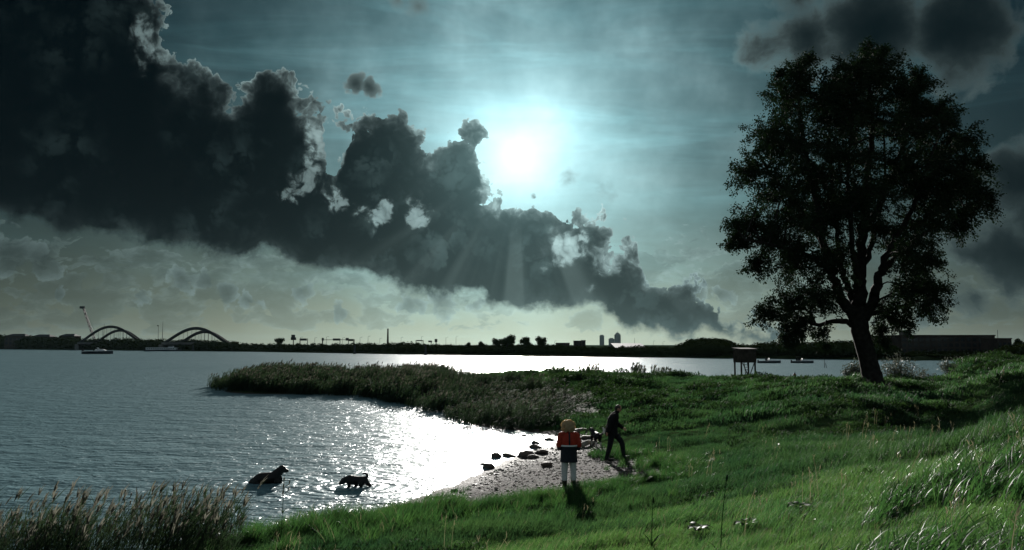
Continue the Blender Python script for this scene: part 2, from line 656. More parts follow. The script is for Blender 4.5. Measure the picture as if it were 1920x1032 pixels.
class VNoise:
    def __init__(self, seed):
        self.g = np.random.default_rng(seed).random((256, 256)) * 2 - 1

    def n(self, x, y):
        xi, yi = np.floor(x).astype(int), np.floor(y).astype(int)
        fx, fy = x - xi, y - yi
        fx = fx * fx * (3 - 2 * fx)
        fy = fy * fy * (3 - 2 * fy)
        g = self.g
        a = g[xi & 255, yi & 255]
        b = g[(xi + 1) & 255, yi & 255]
        c = g[xi & 255, (yi + 1) & 255]
        d = g[(xi + 1) & 255, (yi + 1) & 255]
        return (a * (1 - fx) + b * fx) * (1 - fy) + (c * (1 - fx) + d * fx) * fy

    def fbm(self, x, y, octv=4, gain=0.5):
        r, amp = 0, 1.0
        for i in range(octv):
            r = r + amp * self.n(x * 2 ** i + 17.3 * i, y * 2 ** i - 9.1 * i)
            amp *= gain
        return r


VN = VNoise(5)

# ------------------------------------------------------------------ lie of the land: heights known at seen points, smooth between
CTRL = [
    # water's edge of the little bay, then along the reed bed to its tip
    (440, 1000, 0), (600, 978, 0), (740, 945, 0), (860, 905, 0), (985, 845, 0), (1040, 818, 0), (960, 806, 0), (900, 800, 0), (830, 772, 0),
    (760, 757, 0), (700, 744, 0), (560, 739, 0), (420, 733, 0),
    # open water
    (300, 800, -0.9), (600, 800, -0.7), (500, 880, -0.5), (760, 850, -0.35), (200, 950, -0.6), (860, 830, -0.3), (950, 830, -0.12), (0, 900, -0.9),
    (250, 720, -1.2), (50, 760, -1.2), (330, 745, -0.6), (800, 900, -0.13), (660, 900, -0.3),
    # beach
    (1000, 900, 0.14), (1080, 912, 0.22), (1160, 864, 0.16), (1110, 830, 0.10), (1230, 876, 0.30), (900, 930, 0.12), (960, 880, 0.06),
    # near bank
    (820, 962, 0.2), (1000, 942, 0.27), (1120, 930, 0.32), (1000, 1000, 0.52), (820, 1032, 0.58), (600, 1005, 0.2), (640, 1032, 0.34), (440, 1032, 0.14),
    (1200, 1032, 1.05), (1200, 950, 0.6), (1300, 900, 0.5), (1500, 1032, 1.55), (1500, 900, 1.15), (1500, 845, 0.9),
    (1920, 1032, 2.25), (1920, 900, 2.3), (1750, 900, 1.9), (1750, 840, 1.55), (1920, 810, 2.2), (1700, 1000, 1.9),
    # hollow between the near slope and the mound
    (1500, 822, 0.72), (1350, 835, 0.5), (1720, 796, 0.95), (1920, 768, 1.9), (1250, 850, 0.32),
    # mound
    (1250, 800, 0.5), (1250, 760, 0.72), (1250, 724, 0.95), (1250, 706, 1.0), (1500, 780, 1.05), (1500, 742, 1.5), (1500, 720, 1.45), (1400, 713, 1.2),
    (1400, 760, 0.95), (1640, 722, 1.72), (1640, 760, 1.4), (1050, 760, 0.45), (1050, 722, 0.9), (1050, 700, 0.95), (960, 742, 0.4), (960, 700, 0.6),
    (870, 708, 0.25), (800, 722, 0.25), (640, 720, 0.1), (480, 716, 0.05), (600, 700, 0.05), (880, 750, 0.2), (1000, 782, 0.22), (1060, 790, 0.25), (1080, 770, 0.42), (1105, 750, 0.6), (1000, 752, 0.4), (940, 772, 0.15), (1140, 792, 0.4), (1120, 770, 0.5),
    # meadow beyond the tree and the dike
    (1740, 748, 1.1), (1700, 718, 1.35), (1800, 735, 1.6), (1800, 692, 1.95), (1860, 692, 2.2), (1920, 684, 2.6), (1920, 725, 2.25), (1990, 676, 2.8),
    (2100, 720, 2.7), (2100, 900, 2.7),
]
WORLD_CTRL = [(0, 0, 2.1), (4, 0, 2.3), (-4, 0, 1.7), (9, 2, 2.7), (-9, 3, 0.9), (-14, 8, 0.0), (-12, 14, -0.15), (-20, 6, 0.1), (-7, 9, 0.5), (0, -9, 2.2), (12, -9, 2.9),
              (-14, -9, 0.9), (30, 10, 2.8), (45, 30, 2.9),
              # far side falls into the lake again
              (2, 112, -0.6), (12, 100, -0.5), (22, 88, -0.5), (30, 74, -0.4), (-14, 96, -0.6), (-30, 84, -0.6), (-40, 78, -1.1), (0, 140, -1.2), (30, 130, -1.2),
              (33, 64, 0.3), (40, 78, -0.3), (52, 90, 0.2), (60, 100, -0.6), (70, 110, -1.0), (-60, 100, -1.4), (-60, 50, -1.4), (-50, 20, -1.2), (60, 60, 2.6), (80, 80, 2.4)]
cpts = []
for (px, py, z) in CTRL:
    p = at_z(px, py, z)
    cpts.append((p.x, p.y, z))
cpts = np.array(cpts + WORLD_CTRL, dtype=np.float64)


def _warp(xy):
    # even out near and far points: work in (bearing, log distance)
    x, y = xy[:, 0], xy[:, 1]
    yy = y + 14.0
    return np.stack([x / yy * 2.2, np.log(yy)], 1)


_cw = _warp(cpts[:, :2])


def _phi(r2):
    return 0.5 * r2 * np.log(r2 + 1e-12)


_n = len(cpts)
_K = _phi(((_cw[:, None] - _cw[None]) ** 2).sum(-1)) + np.eye(_n) * 2e-4
_P = np.concatenate([np.ones((_n, 1)), _cw], 1)
_Amat = np.block([[_K, _P], [_P.T, np.zeros((3, 3))]])
_sol = np.linalg.solve(_Amat, np.concatenate([cpts[:, 2], np.zeros(3)]))


def base_height(x, y):
    x, y = np.atleast_1d(np.asarray(x, float)), np.atleast_1d(np.asarray(y, float))
    out = np.empty(x.size)
    q = _warp(np.stack([x.ravel(), y.ravel()], 1))
    for i in range(0, len(q), 20000):
        b = q[i:i + 20000]
        k = _phi(((b[:, None] - _cw[None]) ** 2).sum(-1))
        out[i:i + 20000] = k @ _sol[:_n] + _sol[_n] + b @ _sol[_n + 1:]
    return np.minimum(np.clip(out.reshape(x.shape), -1.6, 3.6), np.where(y > 20, 2.55, 3.6))


def height(x, y):
    x, y = np.atleast_1d(np.asarray(x, float)), np.atleast_1d(np.asarray(y, float))
    h = base_height(x, y)
    land = np.clip((h - 0.12) / 0.5, 0, 1)
    far = np.clip((y - 24) / 14, 0, 1)
    h = h + land * VN.fbm(x * 0.9, y * 0.9, 3) * (0.05 + 0.06 * far) + land * far * VN.fbm(x * 0.25 + 5, y * 0.25, 3) * 0.20
    h = h + VN.fbm(x * 3.1, y * 3.1 + 40, 2) * 0.012
    return h


def hz_at(x, y):
    return float(height(np.array([x]), np.array([y]))[0])


SAND_PX = [(690, 975), (760, 948), (860, 912), (900, 890), (990, 846), (1030, 806), (1075, 804), (1110, 806), (1128, 838), (1185, 848), (1225, 866), (1275, 880), (1235, 900), (1150, 906),
           (1110, 918), (1090, 930), (1010, 936), (905, 950), (820, 966), (740, 1000)]
SAND = np.array([tuple(at_z(px, py, 0.15))[:2] for (px, py) in SAND_PX])


def in_poly(x, y, poly):
    r = np.zeros(x.shape, bool)
    j = len(poly) - 1
    for i in range(len(poly)):
        xi, yi = poly[i]
        xj, yj = poly[j]
        c = ((yi > y) != (yj > y)) & (x < (xj - xi) * (y - yi) / (yj - yi + 1e-12) + xi)
        r ^= c
        j = i
    return r


def sandy(x, y):
    w = VN.fbm(x * 1.3 + 3, y * 1.3, 3)
    return in_poly(x + w * 0.22, y + VN.fbm(x * 1.3, y * 1.3 + 60, 3) * 0.35, SAND)


# ------------------------------------------------------------------ ground sheet (grass earth) and beach, cut from one height field
NR, NC = 420, 400
ys = np.exp(np.linspace(math.log(4.0), math.log(150.0), NR)) - 12.0
ts = np.linspace(-1.15, 1.25, NC)
gy = np.repeat(ys[:, None], NC, 1)
gx = ts[None, :] * (gy + 14.0)
gz = height(gx, gy)
idx = np.arange(NR * NC).reshape(NR, NC)
quads = np.stack([idx[:-1, :-1], idx[:-1, 1:], idx[1:, 1:], idx[1:, :-1]], -1).reshape(-1, 4)
fx, fy, fz = (g.ravel()[quads].mean(1) for g in (gx, gy, gz))
is_sand = sandy(fx, fy) | (fz < 0.035)
GV = np.stack([gx.ravel(), gy.ravel(), gz.ravel()], 1)


def sub_mesh(mask):
    q = quads[mask]
    u, inv = np.unique(q, return_inverse=True)
    return GV[u], inv.reshape(q.shape)


mt, t, out = material('turf_soil')
pos = worldpos(t)
n1 = t.noise(pos, 0.35, 4, 0.6)
n2 = t.noise(pos, 5.0, 5, 0.65)
c = t.mix(t.sstep(n1, 0.35, 0.65), (0.022, 0.046, 0.020), (0.036, 0.062, 0.024))
c = t.mix(t.sstep(n2, 0.5, 0.75), c, (0.030, 0.030, 0.014))
principled(t, out, c, 0.95, 0.0, bump(t, n2, 0.9, 0.05))
M_TURF = mt

mt, t, out = material('wet_shingle')
pos = worldpos(t)
pz = t.new('ShaderNodeSeparateXYZ')
t.put(pz.inputs[0], pos)
wet = t.m('SUBTRACT', 1.0, t.sstep(pz.outputs[2], 0.0, 0.12))
peb = t.voro(pos, 13.0, 1.0, 0.5)
pcol = t.voro(pos, 13.0, 1.0, 0.5, out='Color')
n2 = t.noise(pos, 2.2, 5, 0.65)
c = t.mix(t.sstep(n2, 0.35, 0.7), (0.060, 0.056, 0.052), (0.120, 0.112, 0.106))
c = t.mix(0.25, c, pcol, 'MULTIPLY')
c = t.mix(t.m('MULTIPLY', wet, 0.6), c, (0.06, 0.052, 0.045))
hgt = t.m('ADD', t.m('MULTIPLY', peb, -0.7), t.m('MULTIPLY', n2, 1.4))
principled(t, out, c, t.m('MULTIPLY_ADD', wet, -0.22, 0.85), 0.025, bump(t, hgt, 1.0, 0.07))
M_SAND = mt

gv, gf = sub_mesh(~is_sand)
ground = tag(obj_np('ground', gv, gf, M_TURF, smooth=True), 'grassy bank, mound and meadow around the bay', kind='structure')
gv, gf = sub_mesh(is_sand)
beach = tag(obj_np('beach', gv, gf, M_SAND, smooth=True), 'pale shingle beach and lake bed of the small bay', kind='structure')

# ------------------------------------------------------------------ lake
mt, t, out = material('lake_water')
pos = worldpos(t)
mp = t.new('ShaderNodeMapping')
t.put(mp.inputs['Vector'], pos)
mp.inputs['Rotation'].default_value = (0, 0, math.radians(8))
mp.inputs['Scale'].default_value = (0.72, 1.0, 1.0)
wv = mp.outputs[0]
w_big = t.noise(wv, 0.55, 3, 0.55, 0.3)
w_mid = t.noise(wv, 2.1, 3, 0.6, 0.4)
w_fine = t.noise(wv, 7.0, 2, 0.6, 0.2)
# rings spreading from the wading dogs
rings = None
for (dpx, dpy) in ((500, 906), (665, 913)):
    q_ = at_z(dpx, dpy, 0.0)
    dd = t.v('DISTANCE', pos, (q_.x, q_.y, 0.0))
    rg = t.m('MULTIPLY', t.m('SINE', t.m('ADD', t.m('MULTIPLY', dd, 17.0), t.m('MULTIPLY', w_mid, 5.0))), t.m('MULTIPLY', t.m('EXPONENT', t.m('MULTIPLY', dd, -0.9)), 0.035))
    rings = rg if rings is None else t.m('ADD', rings, rg)
h = t.m('ADD', t.m('ADD', rings, t.m('MULTIPLY', w_big, 0.34)), t.m('ADD', t.m('MULTIPLY', w_mid, 0.19), t.m('MULTIPLY', w_fine, 0.05)))
nrm = bump(t, h, 1.0, 0.95)
gust = t.noise(pos, 0.035, 3, 0.6)
rgh = t.m('MULTIPLY_ADD', gust, 0.16, 0.25)
principled(t, out, (0.112, 0.205, 0.232), rgh, 0.5, nrm, IOR=1.333, **{'Specular Tint': (0.62, 0.90, 1.0, 1.0)})
M_WATER = mt
wm = MB()
X0, X1, Y0, Y1 = -3200.0, 2600.0, -20.0, 2600.0
wm.add([(X0, Y0, 0), (X1, Y0, 0), (X1, Y1, 0), (X0, Y1, 0)], [(0, 1, 2, 3)])
lake = tag(wm.build('lake', M_WATER), 'choppy grey blue lake with the sun glittering on it', kind='structure')
# ------------------------------------------------------------------ scatter: many small plants as one mass


def blade_np(root, length, width, heading, lean0, bend, seg=3, face=None, tipw=0.1):
    """one flat arched blade: rows of two vertices"""
    rows = []
    p = np.array(root, float)
    h = np.array([math.cos(heading), math.sin(heading), 0.0])
    fa = heading + (math.pi / 2 if face is None else face)
    side = np.array([math.cos(fa), math.sin(fa), 0.0])
    for i in range(seg + 1):
        u = i / seg
        w = width * (1 - (1 - tipw) * u ** 1.6) * (0.55 + 0.45 * min(1.0, u * 4 + 0.4))
        rows.append(p - side * w / 2)
        rows.append(p + side * w / 2)
        a = lean0 + bend * u
        p = p + (h * math.sin(a) + np.array([0, 0, math.cos(a)])) * (length / seg)
    f = [(2 * i, 2 * i + 1, 2 * i + 3, 2 * i + 2) for i in range(seg)]
    return rows, f


class Clump:
    def __init__(self):
        self.v, self.f, self.m = [], [], []

    def add(self, rows, faces, mi=0):
        b = len(self.v)
        self.v += list(rows)
        self.f += [tuple(i + b for i in q) for q in faces]
        self.m += [mi] * len(faces)

    def mesh(self, name, mats):
        return mesh_np(name, np.array(self.v), np.array(self.f), mats, smooth=False, mat_index=self.m)


SRC = bpy.data.collections.new('plant_patterns')


def scatter(name, patterns, pts, rz, sc, variant, label, cat, tilt=None):
    """pts (N,3); patterns: list of meshes; one object that sets a pattern on each point"""
    coll = bpy.data.collections.new(name + '_patterns')
    for i, me in enumerate(patterns):
        o = bpy.data.objects.new('%s_pattern_%02d' % (name, i), me)
        coll.objects.link(o)
    me = bpy.data.meshes.new(name)
    me.vertices.add(len(pts))
    me.vertices.foreach_set('co', np.asarray(pts, np.float32).ravel())
    rot = np.zeros((len(pts), 3), np.float32)
    if tilt is not None:
        rot[:, :2] = tilt
    rot[:, 2] = rz
    a = me.attributes.new('rot', 'FLOAT_VECTOR', 'POINT')
    a.data.foreach_set('vector', rot.ravel())
    a = me.attributes.new('scl', 'FLOAT_VECTOR', 'POINT')
    sc = np.asarray(sc, np.float32)
    if sc.ndim == 1:
        sc = np.repeat(sc[:, None], 3, 1)
    a.data.foreach_set('vector', sc.ravel())
    a = me.attributes.new('pick', 'INT', 'POINT')
    a.data.foreach_set('value', np.asarray(variant, np.int32))
    me.update()
    o = link(bpy.data.objects.new(name, me))
    ng = bpy.data.node_groups.new(name + '_scatter', 'GeometryNodeTree')
    ng.interface.new_socket('Geometry', in_out='INPUT', socket_type='NodeSocketGeometry')
    ng.interface.new_socket('Geometry', in_out='OUTPUT', socket_type='NodeSocketGeometry')
    N, L = ng.nodes, ng.links
    gi, go = N.new('NodeGroupInput'), N.new('NodeGroupOutput')
    iop = N.new('GeometryNodeInstanceOnPoints')
    ci = N.new('GeometryNodeCollectionInfo')
    ci.inputs['Collection'].default_value = coll
    ci.inputs['Separate Children'].default_value = True
    ci.inputs['Reset Children'].default_value = True

    def attr(nm, ty):
        n = N.new('GeometryNodeInputNamedAttribute')
        n.data_type = ty
        n.inputs['Name'].default_value = nm
        return n.outputs['Attribute']
    L.new(gi.outputs[0], iop.inputs['Points'])
    L.new(ci.outputs[0], iop.inputs['Instance'])
    iop.inputs['Pick Instance'].default_value = True
    L.new(attr('pick', 'INT'), iop.inputs['Instance Index'])
    e2r = N.new('FunctionNodeEulerToRotation')
    L.new(attr('rot', 'FLOAT_VECTOR'), e2r.inputs[0])
    L.new(e2r.outputs[0], iop.inputs['Rotation'])
    L.new(attr('scl', 'FLOAT_VECTOR'), iop.inputs['Scale'])
    L.new(iop.outputs[0], go.inputs[0])
    md = o.modifiers.new('scatter', 'NODES')
    md.node_group = ng
    return tag(o, label, cat, kind='stuff')


M_GRASS = leafy('grass_blade', (0.014, 0.044, 0.028), (0.044, 0.088, 0.038), 0.54, 0.6, 0.33, 0.16, (1.4, 1.5, 0.9))
M_GRASS2 = leafy('long_grass_blade', (0.020, 0.060, 0.034), (0.046, 0.102, 0.042), 0.55, 0.45, 1.4, 0.12, (1.5, 1.6, 0.8))
M_PLUMEN = leafy('pale_plume', (0.075, 0.075, 0.060), (0.19, 0.185, 0.155), 0.5, 0.6, 0.8, 0.2, (1.0, 1.0, 0.95))
M_GRASSN = leafy('near_grass_blade', (0.036, 0.100, 0.048), (0.084, 0.155, 0.054), 0.60, 0.55, 0.45, 0.16, (1.4, 1.5, 0.9))
M_STRAW = leafy('straw_blade', (0.13, 0.13, 0.09), (0.26, 0.25, 0.18), 0.4, 0.35, 1.0, 0.5, (1.1, 1.05, 0.8))
M_WEED = leafy('weed_leaf', (0.015, 0.038, 0.020), (0.030, 0.058, 0.028), 0.35, 0.8, 0.5, 0.06, (1.4, 1.5, 0.7))
M_REED = leafy('reed_leaf', (0.018, 0.040, 0.026), (0.042, 0.066, 0.042), 0.40, 0.65, 0.3, 0.10, (1.2, 1.2, 0.8))
M_PLUME = leafy('reed_plume', (0.040, 0.042, 0.034), (0.13, 0.13, 0.11), 0.5, 0.7, 0.8, 0.2, (1.0, 1.0, 0.9))
R = random.Random(21)
WIND = 0.15       # the wind lays everything over towards +X


def grass_clump(n, rad, hmin, hmax, w, bend, straw=0.05, wind_sp=0.9, seg=3):
    c = Clump()
    for _ in range(n):
        a, r = R.uniform(0, 6.283), rad * math.sqrt(R.random())
        hd = WIND + R.gauss(0, wind_sp)
        L_ = R.uniform(hmin, hmax)
        rows, f = blade_np((r * math.cos(a), r * math.sin(a), -0.03), L_, w * R.uniform(0.7, 1.3), hd, R.uniform(0.05, 0.35), bend * R.uniform(0.4, 1.3), seg,
                           R.uniform(0, 3.14))
        c.add(rows, f, 1 if R.random() < straw else 0)
    return c


near_p = [grass_clump(46, 0.16, 0.10, 0.26, 0.0075, 1.2, 0.06).mesh('grass_near', [M_GRASSN, M_STRAW]) for _ in range(4)]
mid_p = [grass_clump(70, 0.34, 0.10, 0.26, 0.013, 1.1, 0.015, 1.1, 2).mesh('grass_mid', [M_GRASS, M_STRAW]) for _ in range(4)]
far_p = [grass_clump(110, 0.85, 0.10, 0.26, 0.034, 1.0, 0.004, 1.2, 2).mesh('grass_far', [M_GRASS, M_STRAW]) for _ in range(4)]
long_p = [grass_clump(30, 0.18, 0.22, 0.58, 0.0150, 2.3, 0.025, 0.45, 6).mesh('grass_long', [M_GRASS2, M_STRAW]) for _ in range(5)]
tuft_p = [grass_clump(60, 0.13, 0.25, 0.50, 0.011, 1.0, 0.06, 1.3, 4).mesh('grass_tuft', [M_GRASS2, M_STRAW]) for _ in range(3)]


def weed_clump(n, rad, h, lw, ll):
    c = Clump()
    for _ in range(n):
        a, r = R.uniform(0, 6.283), rad * math.sqrt(R.random())
        x, y = r * math.cos(a), r * math.sin(a)
        z = h * R.uniform(0.2, 1.0) * (1 - 0.5 * (r / rad) ** 2)
        rows, f = blade_np((x, y, z), ll * R.uniform(0.6, 1.2), lw * R.uniform(0.7, 1.2), R.uniform(0, 6.28), R.uniform(0.3, 1.2), R.uniform(0.2, 0.9), 2, None, 0.25)
        c.add(rows, f, 0)
    return c


weed_p = [weed_clump(190, 0.5, 0.30, 0.05, 0.13).mesh('weed', [M_WEED]) for _ in range(3)]


def fan_points(n, y0, y1, t0, t1):
    u = nrng.random(n)
    y = np.exp(np.log(y0 + 2) + u * (np.log(y1 + 2) - np.log(y0 + 2))) - 2
    tt = nrng.uniform(t0, t1, n)
    x = tt * (y + 2)
    return x, y


def on_land(x, y, zmin=0.05, edge=True):
    z = height(x, y)
    k = (z > zmin) & ~sandy(x, y)
    return x[k], y[k], z[k]


def lay(name, pats, x, y, z, s, label, cat, rzs=0.6, zscale=None):
    n = len(x)
    sc = np.stack([s, s, s if zscale is None else zscale], 1)
    return scatter(name, pats, np.stack([x, y, z], 1), nrng.normal(0, rzs, n), sc, nrng.integers(0, len(pats), n), label, cat)


# turf: short grass in three sizes of clump, from the camera's feet to the crest
x, y = fan_points(19000, 3.0, 16.0, -0.75, 0.78)
x, y, z = on_land(x, y)
lush = (0.65 + 0.7 * np.clip(VN.fbm(x * 0.8, y * 0.8, 3) + 0.3, 0, 1)) * np.clip(0.45 + z * 0.7, 0.5, 1.0)
lay('short_grass', near_p, x, y, z, lush, 'short green grass on the near bank', 'grass')
x, y = fan_points(15000, 13.0, 40.0, -0.75, 0.80)
x, y, z = on_land(x, y)
lush = (0.55 + 0.9 * np.clip(VN.fbm(x * 0.6, y * 0.6, 3) + 0.3, 0, 1)) * np.clip(0.5 + z * 0.7, 0.55, 1.0)
lay('meadow_grass', mid_p, x, y, z, lush, 'green grass between the beach and the hollow', 'grass')
x, y = fan_points(9000, 34.0, 104.0, -0.60, 0.80)
x, y, z = on_land(x, y, 0.12)
lush = 0.7 + 0.8 * np.clip(VN.fbm(x * 0.4, y * 0.4, 3) + 0.3, 0, 1)
lay('mound_grass', far_p, x, y, z, lush, 'green grass covering the mound and far meadow', 'grass')

# long wind-laid grass in the lower right corner
x, y = fan_points(4600, 3.2, 13.0, 0.16, 0.80)
k = (VN.fbm(x * 0.7 + 9, y * 0.7, 3) > -0.25) & (x / (y + 2) * 1.0 > 0.13 + 0.032 * (y - 3))
x, y, z = on_land(x[k], y[k])
lay('long_grass', long_p, x, y, z, nrng.uniform(0.6, 1.15, len(x)), 'long wind-bent grass on the near slope', 'grass', 0.45)

# tussocks along the edge of bank and beach, and scattered
TU = []
for (ax, ay, bx, by, n, sp) in [(440, 1000, 620, 968, 90, .35), (600, 985, 760, 966, 90, .4), (760, 968, 830, 950, 60, .3), (830, 952, 1000, 936, 90, .25), (1000, 938, 1110, 926, 70, .22),
                                (1085, 925, 1105, 920, 18, .12), (1110, 918, 1240, 902, 60, .25), (1240, 905, 1300, 880, 40, .3), (1190, 862, 1300, 884, 80, .35), (1130, 842, 1200, 850, 60, .4),
                                (640, 1010, 900, 980, 60, 1.0), (900, 990, 1300, 930, 90, 1.2)]:
    A_, B_ = at_z(ax, ay, 0.35), at_z(bx, by, 0.35)
    for _ in range(n):
        p = A_.lerp(B_, R.random())
        TU.append((p.x + R.gauss(0, sp), p.y + R.gauss(0, sp)))
TU = np.array(TU)
x, y = TU[:, 0], TU[:, 1]
z = height(x, y)
k = z > 0.04
x, y, z = x[k], y[k], z[k]
lay('grass_tussocks', tuft_p, x, y, z, nrng.uniform(0.5, 0.95, len(x)) * np.where(x < -1.2, 1.35, 1.0), 'dark grass tussocks fringing the shingle beach', 'grass')

# low dark herbs lumped over the mound and along the hollow
x, y = fan_points(2600, 27.0, 80.0, 0.02, 0.62)
k = VN.fbm(x * 0.33 + 31, y * 0.33, 3) > 0.12
x, y, z = on_land(x[k], y[k], 0.2)
s = nrng.uniform(0.7, 1.5, len(x)) * np.clip(y / 45, 0.6, 1.3)
x2, y2 = fan_points(900, 9.0, 30.0, -0.35, 0.70)
k = VN.fbm(x2 * 0.5 + 61, y2 * 0.5, 3) > 0.25
x2, y2, z2 = on_land(x2[k], y2[k], 0.3)
lay('bank_herbs', weed_p, x2, y2, z2 - 0.06, nrng.uniform(0.35, 0.75, len(x2)), 'dark herbs in patches on the near bank', 'herbs', 3.0)
lay('low_herbs', weed_p, x, y, z - 0.05, s, 'dark low herbs lumped over the mound', 'herbs', 3.0)


# ------------------------------------------------------------------ reeds
def reed_clump(n, rad, hmin, hmax, leafw, stemw, plume=0.6, nl=5, sway=0.12, leaf_len=0.45, wind=0.25):
    c = Clump()
    for _ in range(n):
        a, r = R.uniform(0, 6.283), rad * math.sqrt(R.random())
        H_ = R.uniform(hmin, hmax)
        bx, by = r * math.cos(a), r * math.sin(a)
        sx, sy = R.gauss(wind, 0.10) * H_ * 0.5, R.gauss(0, sway) * H_ * 0.5

        def pt(u):
            return np.array([bx + sx * u ** 2, by + sy * u ** 2, H_ * u - 0.05])
        fa = R.uniform(0, 3.14)
        side = np.array([math.cos(fa), math.sin(fa), 0]) * stemw / 2
        rows = []
        for u in (0, 0.5, 1.0):
            rows += [pt(u) - side * (1.2 - 0.6 * u), pt(u) + side * (1.2 - 0.6 * u)]
        c.add(rows, [(0, 1, 3, 2), (2, 3, 5, 4)], 0)
        for k in range(nl):
            u = R.uniform(0.25, 0.97)
            rows, f = blade_np(pt(u), leaf_len * R.uniform(0.6, 1.2), leafw * R.uniform(0.7, 1.2), R.gauss(WIND, 0.8), R.uniform(0.35, 0.9), R.uniform(0.2, 1.1), 3, R.uniform(0.6, 2.5), 0.08)
            c.add(rows, f, 0)
        if R.random() < plume:
            for k in range(4):
                rows, f = blade_np(pt(R.uniform(0.93, 1.0)), R.uniform(0.14, 0.26), R.uniform(0.03, 0.06) * max(1.0, stemw / 0.01), R.gauss(WIND, 0.6), R.uniform(0.1, 0.6), R.uniform(0.3, 1.0), 2, R.uniform(0, 3.14), 0.2)
                c.add(rows, f, 1)
    return c


reed_far = [reed_clump(28, 0.75, 0.85, 1.75, 0.042, 0.022, 0.18, 7).mesh('reed_far', [M_REED, M_PLUME]) for _ in range(4)]
reed_low = [reed_clump(22, 0.65, 0.35, 1.1, 0.032, 0.016, 0.14, 6, 0.20, 0.36).mesh('reed_low', [M_REED, M_PLUME]) for _ in range(4)]
reed_near = [reed_clump(9, 0.34, 0.75, 1.45, 0.018, 0.007, 0.34, 8, 0.18, 0.40, 0.5).mesh('reed_near', [M_REED, M_PLUMEN]) for _ in range(5)]


def px_area(poly, n, z):
    """n random points inside an outline seen in the photograph, dropped on level z"""
    W_ = np.array([tuple(at_z(a, b, z))[:2] for (a, b) in poly])
    lo, hi = W_.min(0), W_.max(0)
    out_ = np.zeros((0, 2))
    while len(out_) < n:
        q = lo + nrng.random((4000, 2)) * (hi - lo)
        out_ = np.concatenate([out_, q[in_poly(q[:, 0], q[:, 1], W_)]])
    return out_[:n, 0], out_[:n, 1]


def reeds(name, pats, poly, n, smin, smax, label, z=0.1, zmin=-0.3, hz=None):
    x, y = px_area(poly, n, z)
    zz = np.maximum(height(x, y), zmin)
    s = nrng.uniform(smin, smax, len(x))
    zs = s if hz is None else s * hz(x, y)
    sc = np.stack([s, s, zs], 1)
    return scatter(name, pats, np.stack([x, y, zz], 1), nrng.normal(0, 0.35, len(x)), sc, nrng.integers(0, len(pats), len(x)), label, 'reeds')


reeds('reed_bed', reed_far, [(403, 731), (480, 735), (560, 738), (640, 740), (700, 744), (760, 757), (800, 750), (840, 712), (800, 706), (720, 705), (600, 706), (480, 710), (405, 722)], 1150, 0.9, 1.25,
      'tall dark reed bed on the spit running into the lake', hz=lambda x, y: 0.70 + 0.30 * VN.fbm(x * .45, y * .45, 3))
reeds('bay_reeds', reed_low, [(700, 744), (760, 758), (830, 773), (900, 801), (985, 808), (1040, 800), (1110, 788), (1120, 772), (1040, 752), (960, 735), (880, 722), (800, 716), (740, 725)], 900, 0.8, 1.25,
      'reeds with pale plumes along the inner edge of the bay', hz=lambda x, y: np.clip(0.62 + 0.45 * VN.fbm(x * .5, y * .5 + 7, 3), .3, 1.3) * np.clip(1.25 - (x / np.maximum(y, 1) + 0.02) * 5, 0.6, 1.0))


# dead flower stalks standing in the turf
def dry_stalk():
    c = Clump()
    for _ in range(3):
        hd, L_ = R.gauss(WIND, 0.8), R.uniform(0.35, 0.7)
        r0 = (R.gauss(0, .05), R.gauss(0, .05), -0.02)
        rows, f = blade_np(r0, L_, 0.006, hd, R.uniform(0.02, 0.25), R.uniform(0.1, 0.5), 4, R.uniform(0, 3), 0.6)
        c.add(rows, f, 0)
        tip = (np.array(rows[-1]) + np.array(rows[-2])) / 2
        for k in range(5):
            rows, f = blade_np(tip - np.array([0, 0, 0.02 * k]), R.uniform(0.03, 0.07), 0.012, R.uniform(0, 6.28), R.uniform(0.2, 0.8), 0.5, 2, R.uniform(0, 3), 0.3)
            c.add(rows, f, 0)
    return c


stalk_p = [dry_stalk().mesh('dry_stalk', [M_STRAW]) for _ in range(4)]
x, y = fan_points(170, 5.0, 42.0, -0.35, 0.72)
k = VN.fbm(x * 0.35 + 11, y * 0.35, 3) > -0.05
x, y, z = on_land(x[k], y[k], 0.25)
lay('dead_stalks', stalk_p, x, y, z, nrng.uniform(0.6, 1.2, len(x)), 'dead straw coloured stalks scattered through the turf', 'stalks', 0.8)
# ------------------------------------------------------------------ the big tree
M_BARK = plain('bark', (0.024, 0.022, 0.019), 0.95, 0.4, 5.0, 0.1, 0.04)
M_LEAF = leafy('poplar_leaf', (0.011, 0.021, 0.012), (0.021, 0.034, 0.017), 0.12, 0.85, 0.6, 0.03, (1.0, 1.3, 0.8))
T_BASE = at_z(1636, 724, 1.70)
T_BASE.z = hz_at(T_BASE.x, T_BASE.y)
TY = T_BASE.y
TPX = TY / F                                     # metres per photo pixel at the tree


def tp(px, py, dy=0.0):
    """point of the tree seen at a pixel, dy metres behind the trunk's plane"""
    return at_y(px, py, TY + dy) - T_BASE


tree = tag(empty('poplar_tree', T_BASE), 'big dark leaning tree with a full round crown on the mound', 'tree')
RT = random.Random(33)


def limb_path(pts, n=10):
    """smooth curve through points"""
    P = [Vector(p) for p in pts]
    P = [P[0] * 2 - P[1]] + P + [P[-1] * 2 - P[-2]]
    o = []
    for i in range(1, len(P) - 2):
        for k in range(n):
            u = k / n
            a, b, c, d = P[i - 1], P[i], P[i + 1], P[i + 2]
            o.append(0.5 * ((2 * b) + (c - a) * u + (2 * a - 5 * b + 4 * c - d) * u * u + (3 * b - a - 3 * c + d) * u ** 3))
    o.append(P[-2])
    return o


def gnarl(path, rad, amp):
    return [p + Vector((RT.gauss(0, 1), RT.gauss(0, 1), RT.gauss(0, 0.5))) * amp * r for p, r in zip(path, rad)]


